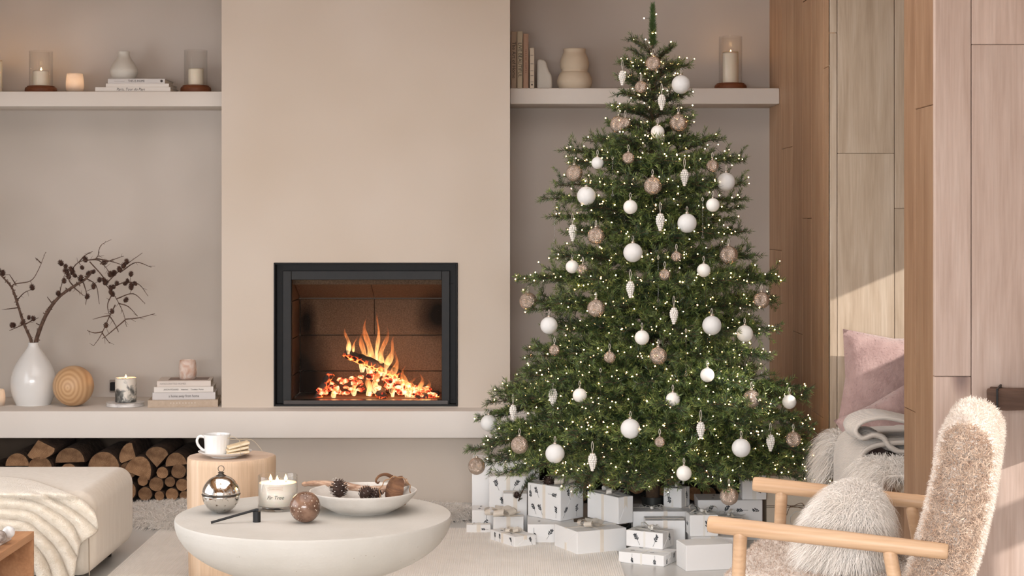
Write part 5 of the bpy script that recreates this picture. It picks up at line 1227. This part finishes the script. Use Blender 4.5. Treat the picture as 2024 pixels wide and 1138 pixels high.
big = [(1346, 167, 37, 'highest large white bauble, at the right of the tree top'), (1159, 387, 37, 'large white bauble at the left edge below the upper champagne one'), (1358, 441, 38, 'large white bauble right of the middle glass pine cone, upper half'), (1251, 499, 38, 'large white bauble hanging at the centre left of mid-height'),
       (1407, 643, 38, 'large white bauble to the right at two-thirds height'), (1246, 847, 39, 'large white bauble low in the middle of the tree'), (1097, 896, 38, 'large white bauble low on the left above the tall gift'), (1465, 885, 37, 'large greyish white bauble low on the right'),
       (966, 836, 33, 'large white bauble at the far left tip before the hearth ledge'), (1085, 643, 34, 'large white bauble at the left edge of mid-height'), (1181, 322, 24, 'white bauble half hidden near the upper left edge'), (1435, 359, 36, 'large cream bauble at the upper right edge')]
small = [(1300, 261, 27, 'small white bauble at the centre under the tree top'), (1246, 409, 28, 'small white bauble left of centre in the upper half'), (1409, 405, 27, 'small white bauble at the right edge in the upper half'), (1391, 534, 27, 'small white bauble right of centre at mid-height'),
         (1269, 667, 29, 'small white bauble at the centre below mid-height'), (1398, 741, 28, 'small white bauble right of centre in the lower half'), (1146, 781, 28, 'small white bauble on the lower left'), (1330, 789, 28, 'small white bauble at the centre of the lower half'),
         (1352, 935, 30, 'lowest small white bauble, above the bow of the little cube gift'), (1560, 794, 28, 'small cream bauble at the lower right edge'), (1472, 659, 33, 'cream bauble behind twigs at the right edge'), (1131, 527, 26, 'white bauble half hidden at the left edge of mid-height')]
champs = [(1223, 246, 35, 'champagne bauble at the left below the tree top'), (1341, 243, 36, 'champagne bauble at the right below the tree top'), (1135, 342, 33, 'champagne bauble at the upper left edge'), (1290, 367, 36, 'champagne bauble at the centre of the upper half'), (1178, 466, 34, 'champagne bauble on the left above mid-height'),
          (1440, 504, 37, 'champagne bauble at the right edge of mid-height'), (1044, 595, 35, 'champagne bauble at the far left tip of mid-height'), (1178, 609, 35, 'champagne bauble on the left just below mid-height'), (1301, 703, 35, 'champagne bauble at the centre of the lower half'), (1505, 593, 33, 'dark champagne bauble in front of the timber wall'),
          (1485, 788, 36, 'champagne bauble on the lower right'), (1027, 879, 35, 'champagne bauble above the tall plain gift'), (942, 921, 34, 'champagne bauble at the far lower left tip'), (1568, 868, 31, 'dark champagne bauble at the far lower right'), (1441, 980, 37, 'lowest champagne bauble, hanging before the long sprig gift'), (1291, 125, 30, 'topmost champagne bauble, just under the leader'),
          (1267, 172, 25, 'small champagne bauble beneath the topmost one'), (1236, 243, 22, 'tiny champagne bauble touching the larger one at upper left'), (1242, 312, 24, 'small champagne bauble left of centre in the upper third'), (1408, 328, 25, 'small champagne bauble at the upper right'), (1205, 706, 24, 'small champagne bauble left of centre in the lower half'),
          (1096, 692, 22, 'small champagne bauble at the lower left edge'), (1152, 533, 22, 'small champagne bauble beside a half hidden white one'), (1337, 507, 21, 'small champagne bauble right of centre at mid-height'), (1314, 543, 23, 'small champagne bauble beside a glass icicle at mid-height'), (1304, 873, 21, 'small champagne bauble low in the middle')]
cones = [(1353, 352, 34, 'glass pine cone at the right of the upper half'), (1305, 440, 36, 'glass pine cone left of the large white bauble in the upper half'), (1246, 573, 34, 'glass pine cone left of centre at mid-height'), (1332, 625, 34, 'glass pine cone right of centre below mid-height'), (1093, 786, 36, 'glass pine cone on a ribbon at the lower left'),
         (1385, 851, 34, 'glass pine cone right of centre near the bottom'), (1523, 876, 34, 'glass pine cone at the lower right'), (1171, 914, 36, 'lowest glass pine cone, above the printed gifts'), (1308, 203, 32, 'highest glass pine cone, centre right'), (1132, 461, 34, 'glass pine cone at the left edge above mid-height'), (1230, 155, 30, 'glass pine cone at the left of the tree top'), (1014, 815, 30, 'glass pine cone at the far lower left')]
drops = [(1211, 318, 388, 'glass icicle at the upper left'), (1356, 660, 744, 'long glass icicle right of centre below mid-height'), (1301, 515, 598, 'long glass icicle at the centre of mid-height'), (1187, 738, 796, 'glass icicle on the lower left'), (1389, 400, 472, 'glass icicle at the upper right'), (1096, 425, 478, 'glass icicle dangling clear at the upper left edge')]
for a, b, c, l in big: ornament('big', a, b, c, l)
for a, b, c, l in small: ornament('small', a, b, c, l)
for a, b, c, l in champs: ornament('champ', a, b, c, l)
for a, b, c, l in cones: ornament('cone', a, b, c, l, hang=.045)
for a, b, b1, l in drops: ornament('drop', a, b, 0, l, py1=b1, hang=.02)
# ------------------------------------------------------------------ wrapped presents
paper_w = mat('white_wrapping_paper', lin(243, 242, 241), lin(247, 246, 245), .5, scale=4)
paper_c = mat('cream_wrapping_paper', lin(224, 210, 190), lin(230, 217, 198), .6, scale=4)
sat = mat('ivory_satin_ribbon', lin(232, 222, 208), lin(240, 231, 219), .35, scale=20, sheen=.2)
sat_w = mat('white_satin_ribbon', lin(234, 230, 222), lin(240, 237, 231), .35, scale=20)
def organza():
    m, nt, b = new_mat('sheer_organza'); L = nt.links.new
    b.inputs['Base Color'].default_value = lin(244, 234, 220); b.inputs['Roughness'].default_value = .5
    tr = N(nt, 'ShaderNodeBsdfTransparent'); mx = N(nt, 'ShaderNodeMixShader'); mx.inputs[0].default_value = .78
    L(tr.outputs[0], mx.inputs[1]); L(b.outputs[0], mx.inputs[2]); L(mx.outputs[0], nt.nodes['Material Output'].inputs[0]); return m
orgz = organza(); print_m = mat('sprig_print', lin(58, 62, 66), None, .6); twine_m = mat('brown_twine', lin(120, 92, 66), None, .9)
def sprig2d(seed, s=.03):
    """outline polygons of a little printed leaf sprig, about s tall"""
    rr = random.Random(seed); P = []
    def leaf(x, y, a, l, w):
        c, s_ = math.cos(a), math.sin(a); P.append([(x + c * u - s_ * v, y + s_ * u + c * v) for u, v in ((0, 0), (l * .3, w), (l * .7, w * .9), (l, 0), (l * .7, -w * .9), (l * .3, -w))])
    P.append([(-s * .012, -s * .5), (s * .012, -s * .5), (s * .012, s * .30), (-s * .012, s * .30)])
    for i in range(6):
        y = -.10 * s + .075 * s * i; sd = 1 if i % 2 else -1; leaf(0, y, PI / 2 - sd * rr.uniform(.5, .85), s * rr.uniform(.20, .29), s * .048)
    leaf(0, s * .28, PI / 2, s * .2, s * .045)
    return P
def bow_mesh(m, w=.03, L=.075, sheer=False):
    """loops and tails of ribbon around a knot"""
    mb = MB()
    def strip(path, width, dirn):
        n = len(path); v = []
        for p in path: v += [Vector(p) - Vector(dirn) * width / 2, Vector(p) + Vector(dirn) * width / 2]
        mb.add(v, [(2 * i, 2 * i + 1, 2 * i + 3, 2 * i + 2) for i in range(n - 1)])
    for a in ((.25, PI - .3) if not sheer else (.1, 1.2, 2.2, PI - .1, 4.0, 5.4)):
        c, s = math.cos(a), math.sin(a); pth = [Vector((c * x, s * x, z)) for x, z in ((0, .006), (L * .35, L * .34), (L * .75, L * .46), (L, L * .30), (L * .85, L * .08), (L * .4, .012), (0, .006))]
        strip(catmull(pth, 5), w, (-s, c, .15))
    for a in (-.9, PI + 1.0):
        c, s = math.cos(a), math.sin(a); strip(catmull([(0, 0, .008), (c * L * .5, s * L * .5, .014), (c * L, s * L, .004), (c * L * 1.35, s * L * 1.35, .009)], 4), w * .85, (-s, c, .05))
    mb.ball((0, 0, .008), .008, 10, 6, 1, 1, .8)
    return mb.mesh('bow', m, True)
BOWS = {'satin': bow_mesh(sat), 'white': bow_mesh(sat_w), 'organza': bow_mesh(orgz, .045, .07, True), 'thin': bow_mesh(sat_w, .008, .05)}
def gift(label, F, z0, th, wr, wl, h, sprig=False, band='xy', bow=None, paper=None, bow_s=1.0, seed=0, bow_at=None, flap=True, bandm=None, bw=.016, zF=True):
    """box with its nearest upright edge at F; wr runs to the right of it, wl to the left"""
    y = (EYE - z0) * FPX / (F[1] - CY) if zF else F[1]
    x = WX(F[0], y); t = thing('gift_box', label, 'present', (x, y, z0), (0, 0, math.radians(th)), 'wrapped presents under the tree')
    pm_ = paper or paper_w
    MB().box(0, wr, 0, wl, 0, h).obj('wrapped_box', pm_, t, bevel=.0022, bseg=2)
    e = .0007; bm_ = bandm or sat
    def loop(a0, a1, axis):
        mb = MB()
        if axis == 'x': mb.box(a0, a1, -e, 0, 0, h + e); mb.box(a0, a1, wl, wl + e, 0, h + e); mb.box(a0, a1, 0, wl, h, h + e)
        else: mb.box(-e, 0, a0, a1, 0, h + e * 1.4); mb.box(wr, wr + e, a0, a1, 0, h + e * 1.4); mb.box(0, wr, a0, a1, h + e * .2, h + e * 1.4)
        mb.obj('ribbon', bm_, t)
    if 'x' in band: loop(wr * .5 - bw / 2, wr * .5 + bw / 2, 'x')
    if 'y' in band: loop(wl * .5 - bw / 2, wl * .5 + bw / 2, 'y')
    if flap:                                             # folded paper triangle on the short end
        mb = MB()
        if wl <= wr: mb.add([(-.0008, .002, h - .003), (-.0008, wl - .002, h - .003), (-.0008, wl / 2, h * .35), (0, .002, h - .003), (0, wl - .002, h - .003), (0, wl / 2, h * .35)], [(0, 2, 1), (0, 3, 5, 2), (2, 5, 4, 1), (1, 4, 3, 0)])
        else: mb.add([(.002, -.0008, .003), (wr - .002, -.0008, .003), (wr / 2, -.0008, h * .7), (.002, 0, .003), (wr - .002, 0, .003), (wr / 2, 0, h * .7)], [(0, 1, 2), (0, 2, 5, 3), (2, 1, 4, 5), (1, 0, 3, 4)])
        mb.obj('paper_flap', pm_, t)
    if bow:
        o = link('bow', BOWS[bow], t, (wr * .5, wl * .5, h + e) if bow_at is None else (wr * bow_at[0], wl * bow_at[1], h + e), (0, 0, seed * 1.3 - math.radians(th))); o.scale = (bow_s,) * 3
    if sprig:
        mb = MB(); rr = random.Random(seed)
        def face(wd_, conv):
            s = min(.050, h * .85); nx = max(1, int(wd_ / .062)); nz = max(1, int(h / .060))
            for i in range(nx):
                for j in range(nz):
                    cx = wd_ * (i + .5 + (.22 if j % 2 else -.1) * (nx > 1)) / nx; cz = h * (j + .5) / nz
                    if abs(cx - wd_ / 2) < bw * .9 and band: cx += bw * 1.6
                    a = rr.choice((0, PI, .4, -.5, PI / 2 if wd_ > .06 else 0)); c, q = math.cos(a), math.sin(a)
                    for pl in sprig2d(rr.random(), s):
                        pts = [(cx + c * u - q * v, cz + q * u + c * v) for u, v in pl]
                        if all(.001 < u < wd_ - .001 and .001 < v < h - .001 for u, v in pts): mb.add([conv(u, v) for u, v in pts], [tuple(range(len(pts)))])
        face(wr, lambda u, v: (u, -.0009, v)); face(wl, lambda u, v: (-.0009, u, v))
        for (i, j) in ((.25, .3), (.72, .7), (.3, .75)):
            for pl in sprig2d(rr.random(), min(.034, wr * .5, wl * .5)): mb.add([(wr * i + u, wl * j + v, h + .0004) for u, v in pl], [tuple(range(len(pl)))])
        tag(mb.obj('printed_sprigs', print_m, t), kind='stuff')
    return t
G_ = gift
G_('tall plain white gift at the back left of the pile', (933, 7.40), 0, 0, .29, .20, .256, bow=None, zF=False, seed=1)
G_('upright sprig-printed gift in front of the tall plain one', (967, 7.22), 0, 0, .159, .13, .218, True, bow=None, zF=False, seed=2)
G_('small plain gift with a pine cone, beside the upright sprig one', (995, 7.12), 0, 0, .098, .085, .162, bow=None, zF=False, seed=3)
G_('low sprig-printed gift at the left end of the pile', (933, 7.16), 0, 0, .12, .12, .086, True, band='', zF=False, seed=4, flap=False)
G_('flattest white gift at the far left on the floor', (922, 7.10), 0, 0, .10, .052, .035, True, zF=False, seed=5, flap=False)
G_('small gift topped with a big sheer ivory bow', (975, 7.045), 0, 0, .124, .07, .079, bow='organza', bow_s=.95, zF=False, seed=6, bow_at=(.25, .4))
G_('flat sprig-printed gift lying frontmost on the left of the rug', (1017, 1083), 0, 31, .10, .19, .044, True, bow='organza', bow_s=.5, seed=7)
G_('large flat sprig gift carrying another sprig gift', (1043, 6.88), 0, 0, .188, .22, .077, True, band='', zF=False, seed=8)
g8 = G_('cube-like sprig gift with sheer ribbon and pine cone, stacked in the middle left', (1108, 1030), .078, 45, .1356, .186, .137, True, bow='organza', bow_s=.85, seed=9, bow_at=(.6, .4))
G_('broad plain white gift in front with an ivory bow', (1140.6, 1097.5), 0, 25, .217, .195, .091, bow='organza', bow_s=.7, seed=10)
g11 = G_('plain sunlit gift with pine cones stacked on the broad one', (1222, 1036), .092, 35, .075, .20, .106, bow='white', bow_s=.7, seed=11)
G_('plain flat gift under the little cube, right of centre', (1251, 6.85), 0, 0, .26, .19, .1335, zF=False, seed=12, bow='thin', bow_at=(.3, .2))
G_('little sprig cube with looped thin bow', (1347, 1004), .1345, 60, .08, .08, .078, True, bow='thin', seed=13, bandm=sat_w, bw=.008)
G_('plain white gift half hidden behind the two small sprig boxes', (1276, 6.72), 0, 0, .155, .10, .12, zF=False, seed=14)
G_('sprig-printed gift at the bottom of the small front stack', (1312, 1120), 0, 62, .14, .185, .0415, True, seed=15, bandm=sat_w, bw=.008)
G_('sprig-printed gift on top of the small front stack', (1310, 1086), .042, 60, .10, .155, .062, True, seed=16, bow='thin', bandm=sat_w, bw=.008)
G_('plain white gift frontmost on the right, beside the chair arm', (1356, 1129), 0, 12, .18, .12, .095, seed=17, band='', bow=None)
G_('low plain gift under the one with the white bow', (1366, 6.62), 0, 0, .17, .14, .0725, zF=False, seed=18)
G_('gift with white bow and one leafy sprig, next to the chair arm tip', (1364, 1060), .073, 4, .11, .10, .082, True, bow='thin', bow_s=1.2, seed=19, bandm=sat_w, bw=.008)
G_('small white gift with a bow behind the chair arm', (1418, 6.78), 0, 0, .1, .1, .118, zF=False, seed=20, bow='thin', bandm=sat_w)
G_('long sprig-printed gift before the trunk on the right', (1380, 6.95), 0, 0, .26, .16, .162, True, zF=False, seed=21, bow=None, band='')
G_('upright sprig gift with a white bow on the long sprig gift', (1467, 987), .162, 0, .098, .09, .098, True, bow='white', bow_s=.6, seed=22, bandm=sat_w)
g21 = G_('big cream gift with twine against the timber wall', (1515, 7.02), 0, 0, .195, .19, .25, paper=paper_c, band='', zF=False, seed=23, flap=False)
tw_ = MB(); 
for zz in (.122, .128): tw_.tube([(-.001, -.002, zz), (.196, -.002, zz)], .0012, 5)
tw_.tube(catmull([(.1, -.004, .125), (.06, -.01, .14), (.05, -.01, .12), (.1, -.004, .125), (.14, -.01, .14), (.15, -.01, .118), (.1, -.004, .125), (.08, -.008, .09)], 5), .0012, 5)
tw_.obj('twine', twine_m, g21, True)
MB().tube([(.13 + .035 * math.cos(a), -.004, .07 + .035 * math.sin(a)) for a in np.linspace(0, 2 * PI, 30)], .0014, 5).obj('ring', sat_w, g21, True)
# pine cones and greenery tied to presents
def gift_cones(label, spots, y):
    for i, (px, py, sz) in enumerate(spots):
        pine_cone(label[i], W(px, py, y), (rt.uniform(-.5, .5), rt.uniform(-.5, .5), rt.uniform(0, 6)), sz, 'pine cones tied to the presents', 50 + i)
gift_cones(['dark pine cone sitting on the cube-like sprig gift'], [(1083, 963, 1.25)], 7.03)
gift_cones(['upper left of three small cones on the sunlit gift', 'lower of three small cones on the sunlit gift', 'right of three small cones on the sunlit gift'], [(1203, 973, .72), (1212, 984, .66), (1226, 980, .70)], 6.93)
gift_cones(['small dark cone on the gift beside the fir sprig'], [(1019, 984, .75)], 7.10)
sg_ = thing('fir_sprig', 'short fir sprig tied to the small plain gift', 'sprig', W(1025, 990, 7.105), (0, -1.0, .2)); a_, b_, c_ = BR[.14][1]; s1 = link('stem', a_, sg_); n1 = link('needles', b_, s1); n1['kind'] = 'stuff'
# ------------------------------------------------------------------ shearling armchair
beech = wood('oiled_beech', lin(184, 148, 114), lin(200, 164, 130), lin(212, 180, 148), axis=0, knots=False, rnd=.02, rough=.4)
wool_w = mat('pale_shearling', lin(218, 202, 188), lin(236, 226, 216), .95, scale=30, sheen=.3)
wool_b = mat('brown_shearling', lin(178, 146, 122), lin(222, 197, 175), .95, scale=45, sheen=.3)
ch = thing('armchair', 'pale shearling armchair with round beech arms, facing the fire', 'armchair', (.478, 4.06, 0), (0, 0, math.radians(-17.46)))
AZ0, AZ1, AW = .580, .546, .64
def rod(name, p, q, r0, r1, n=10):
    p, q = Vector(p), Vector(q); pts = [p.lerp(q, t) for t in (0, .006, .03, .97, .994, 1)]
    return MB().tube(pts, [r0 * .82, r0 * .95, r0, r1, r1 * .95, r1 * .82], 20).obj(name, beech, ch, True, sharp=.9)
for yl in (0, AW):
    rod('armrest', (-.015, yl, AZ0), (.535, yl, AZ1), .0205, .0185)
    rod('leg', (.062, yl, AZ0 - .012), (.035, yl, .0), .0165, .012); rod('leg', (.405, yl, AZ1 - .005), (.50, yl, .0), .0165, .012)
    rod('side_rail', (.045, yl, .30), (.455, yl, .26), .012, .012)
rod('cross_rail', (.05, 0, .30), (.05, AW, .30), .012, .012); rod('cross_rail', (.45, 0, .27), (.45, AW, .27), .012, .012)
bm = rounded(.56, .555, .135, .045, 4); se = bm_obj(bm, 'seat', wool_w, ch, loc=(.275, AW / 2, .315))
def soft_slab(h, d, w):
    """backrest: thick padded slab, rounded and slightly waisted"""
    bm = rounded(d, w, h, .055, 5); bmesh.ops.subdivide_edges(bm, edges=[e for e in bm.edges if e.calc_length() > .12], cuts=5, use_grid_fill=True)
    for v in bm.verts:
        t = v.co.z / h; v.co.x *= 1 - .10 * t + .05 * math.sin(PI * t); v.co.x += .02 * math.sin(PI * t); v.co.y *= 1 - .05 * t
    return bm
bk = bm_obj(soft_slab(.535, .135, .60), 'backrest', wool_w, ch, loc=(.452, AW / 2, .315), rot=(0, .25, 0))
def rot_pts(P, Nn, o):
    M = np.array(o.matrix_basis.to_3x3()) if False else np.array(Euler(o.rotation_euler).to_matrix()); return P @ M.T + np.array(o.location), Nn @ M.T
P, Nn = scatter(bk.data, 90000, 5)
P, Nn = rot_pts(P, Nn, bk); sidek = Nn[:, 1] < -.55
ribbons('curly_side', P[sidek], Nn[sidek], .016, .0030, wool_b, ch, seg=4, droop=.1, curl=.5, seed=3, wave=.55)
ribbons('back_pile', P[~sidek][:22000], Nn[~sidek][:22000], .013, .0022, wool_w, ch, seg=3, droop=.25, curl=.5, seed=4, wave=.25)
P, Nn = scatter(se.data, 24000, 6); P, Nn = rot_pts(P, Nn, se)
ribbons('seat_pile', P, Nn, .011, .0024, mat('mottled_shearling', lin(176, 148, 128), lin(228, 214, 202), .95, scale=26, stretch=(1, 3, 1), sheen=.3), ch, seg=3, droop=.3, curl=.6, seed=5, wave=.4)
# long-haired cushion on the chair
fc = thing('fur_cushion', 'fluffy long-haired white cushion on the armchair seat', 'cushion', (.825, 4.285, .458), (0, .2, math.radians(-17)))
bm = rounded(.12, .34, .165, .055, 5); cu = bm_obj(bm, 'pad', fur_white, fc)
P, Nn = scatter(cu.data, 26000, 7); up = Nn * .8 + np.array([-.25, -.1, .45])
ribbons('long_hair', P, up, .062, .0016, fur_white, fc, seg=5, droop=.95, curl=.35, seed=9, wave=.10)

# ------------------------------------------------------------------ window seat in the alcove
ws = thing('window_seat', 'built-in timber window seat in the alcove', 'bench', (1.78, 6.12, 0))
for i in range(4):
    y0 = -.64 + .32 * i; MB().box(-.50, -.478, y0 + .0012, y0 + .3188, 0, .40).obj('front_board', oak_dark, ws, bevel=.0015, bseg=1)
MB().box(-.478, .50, -.63, .63, 0, .40).obj('carcass', oak_dark, ws); MB().box(-.505, .50, -.635, .635, .40, .43).obj('seat_board', oak_mid, ws, bevel=.003)
plush = mat('dusty_pink_plush', lin(156, 126, 121), lin(182, 153, 147), .95, scale=16, sheen=.6, bump=.5, bscale=90, bdist=.006)
def cushion(label, loc, w, h, d, rot, seed, name='cushion'):
    t = thing('plush_cushion', label, 'cushion', loc, rot, 'dusty pink plush cushions on the window seat'); n = 18; mb = MB(); v = []; rr = random.Random(seed)
    for sgn in (1, -1):
        for i in range(n + 1):
            for j in range(n + 1):
                a, b = i / n * 2 - 1, j / n * 2 - 1; pf = (max(0, 1 - a * a) * max(0, 1 - b * b)) ** .42
                pin = 1 - .10 * (1 - abs(a)) * abs(b) ** 3; pin2 = 1 - .10 * (1 - abs(b)) * abs(a) ** 3
                z = d / 2 * pf * sgn * (1 + .12 * mnoise.noise(Vector((a * 1.7 + seed, b * 1.7, sgn)))); v.append((a * w / 2 * pin2, z, (b * h / 2) * pin + h / 2))
    N1 = (n + 1) ** 2; fs = []
    for i in range(n):
        for j in range(n):
            q = i * (n + 1) + j; fs.append((q, q + n + 1, q + n + 2, q + 1)); fs.append((N1 + q, N1 + q + 1, N1 + q + n + 2, N1 + q + n + 1))
    o = mb.add(v, fs).obj('pillow', plush, t, True); P, Nn = scatter(o.data, 17000, seed); ribbons('plush_pile', P, Nn, .008, .0020, plush, t, seg=2, droop=.2, curl=.6, seed=seed)
    return t
cushion('pink plush cushion leaning on the alcove end wall, sunlit at its top corner', (1.445, 6.60, .49), .40, .37, .14, (-.16, .10, .08), 1)
cushion('pink plush cushion at the right, cut by the timber pier', (1.74, 6.30, .44), .40, .38, .14, (-.2, -.05, -.5), 2)
cushion('pink plush cushion lying low behind the knitted throw', (1.42, 6.40, .435), .30, .20, .15, (-.1, -.45, .1), 3)
# white long-haired hides over the seat edge
def hide_over_edge(label, y0, y1, drop, seed, n):
    fh = thing('fur_throw', label, 'throw', (1.26, (y0 + y1) / 2, .43)); mb = MB(); n1, n2 = 14, 24; v = []; yc_ = (y0 + y1) / 2
    for i in range(n1 + 1):
        for j in range(n2 + 1):
            s = i / n1; y = y0 + (y1 - y0) * j / n2; edge = drop + .04 * math.sin(j * .55)
            p = (.55 - .60 * (s / .8), .035) if s < .8 else (-.055, .035 - (s - .8) / .2 * edge)
            v.append((p[0], y - yc_, p[1] + .012 * math.sin(j * .8) * math.sin(s * 6)))
    mb.add(v, [(i * (n2 + 1) + j, i * (n2 + 1) + j + 1, (i + 1) * (n2 + 1) + j + 1, (i + 1) * (n2 + 1) + j) for i in range(n1) for j in range(n2)])
    ho = mb.obj('hide', fur_white, fh, True); ho.modifiers.new('thickness', 'SOLIDIFY').thickness = .004
    P, Nn = scatter(ho.data, n, seed); Nn = np.where(Nn[:, 2:3] < -.2, -Nn, Nn)
    ribbons('long_hair', P, Nn + np.array([-.6, -.3, .15]), .08, .0020, fur_white, fh, seg=4, droop=.85, curl=.4, seed=seed, wave=.08)
hide_over_edge('white fur hanging over the window seat edge at its far end', 6.42, 6.62, .10, 12, 12000)
hide_over_edge('white fur heaped on the window seat in front of the knitted throw', 5.60, 5.90, .05, 13, 16000)
# knitted throw
def knit_mat():
    m, nt, b = new_mat('grey_knit'); L = nt.links.new; tc = N(nt, 'ShaderNodeTexCoord')
    wv = N(nt, 'ShaderNodeTexWave', i_Scale=70.0, i_Distortion=1.5, bands_direction='Z'); L(tc.outputs['Object'], wv.inputs['Vector'])
    rp = ramp(nt, [(0, lin(192, 182, 172)), (1, lin(210, 200, 190))]); L(wv.outputs[0], rp.inputs[0]); L(rp.outputs[0], b.inputs['Base Color']); b.inputs['Roughness'].default_value = .95; b.inputs['Sheen Weight'].default_value = .3
    bp = N(nt, 'ShaderNodeBump', i_Strength=.25, i_Distance=.003); L(wv.outputs[0], bp.inputs['Height']); L(bp.outputs[0], b.inputs['Normal']); return m
knit = knit_mat(); kt = thing('knitted_throw', 'grey ribbed knitted throw folded and hanging over the window seat', 'throw', (1.26, 6.05, .43))
def knit_sheet(path, y0, y1, name, ribs, amp, thick=.010):
    """ribbed cloth swept along y; path in room x,z"""
    pts = catmull([(a, 0, b) for a, b in path], 7); n = len(pts); m_ = ribs * 6; mb = MB(); v = []
    for j in range(m_ + 1):
        t = j / m_; y = y0 + (y1 - y0) * t; d = amp * abs(math.sin(PI * ribs * t)) ** .7
        for i, p in enumerate(pts):
            tg = (pts[min(i + 1, n - 1)] - pts[max(i - 1, 0)]).normalized(); nr = Vector((-tg.z, 0, tg.x)); q = p + nr * d; dr = .02 * (i / n) * math.sin(3 * t + .5)
            v.append((q.x - 1.26 + .010 * math.sin(9 * t) * (i / n), y - 6.05 + dr, q.z - .43))
    mb.add(v, [(j * n + i, j * n + i + 1, (j + 1) * n + i + 1, (j + 1) * n + i) for j in range(m_) for i in range(n - 1)])
    o = mb.obj(name, knit, kt, True); md = o.modifiers.new('thickness', 'SOLIDIFY'); md.thickness = thick; return o
knit_sheet([(1.62, .52), (1.45, .53), (1.30, .525), (1.225, .50), (1.198, .44), (1.195, .36), (1.192, .28), (1.19, .20)], 5.95, 6.40, 'hanging_fold', 15, .015)
def zx(px, py, y=5.98): w = W(px, py, y); return (w.x, w.z)
knit_sheet([zx(1830, 842), zx(1787, 832), (zx(1740, 824)), zx(1702, 832), zx(1688, 848), zx(1700, 862), zx(1722, 856), zx(1742, 862), zx(1756, 880), zx(1780, 890), zx(1810, 878)], 5.93, 6.15, 'folded_roll', 8, .006, .014)

# ------------------------------------------------------------------ rustic beam and pot at the right edge
old = wood('weathered_beam', lin(62, 46, 38), lin(96, 74, 62), lin(130, 104, 90), axis=0, knots=True, rnd=.02, rough=.85)
be = thing('rustic_beam', 'dark weathered timber beam end at the right picture edge', 'beam', (1.412, 5.074, .752), (0, 0, -.35))
bm = bmesh.new(); bmesh.ops.create_cube(bm, size=1)
for v in bm.verts: v.co = Vector(((v.co.x + .5) * .33, (v.co.y - .5) * .13, (v.co.z + .5) * .055))
bmesh.ops.subdivide_edges(bm, edges=list(bm.edges), cuts=5, use_grid_fill=True)
for v in bm.verts: v.co += Vector((mnoise.noise(v.co * 30), mnoise.noise(v.co * 31 + Vector((5, 0, 0))), mnoise.noise(v.co * 29 + Vector((0, 7, 0))))) * .006
bm_obj(bm, 'beam', old, be, smooth=False)
MB().box(.026, .031, -.137, .006, -.004, .060).obj('wire_strap', black_metal, be)
MB().box(.24, .27, -.05, .085, -.10, 0).obj('bracket', black_metal, be)
pt = thing('bronze_pot', 'bronze pot standing on the weathered beam, cut by the picture edge', 'pot', (1.585, 4.965, .808))
MB().lathe(smoothprof([(.001, 0), (.04, 0), (.06, .02), (.078, .05), (.085, .068), (.0835, .07), (.075, .05), (.055, .02), (.001, .008)], 4), 36).obj('bowl', mat('bronze', lin(120, 92, 62), lin(150, 118, 84), .35, metal=.8, scale=30), pt, True)
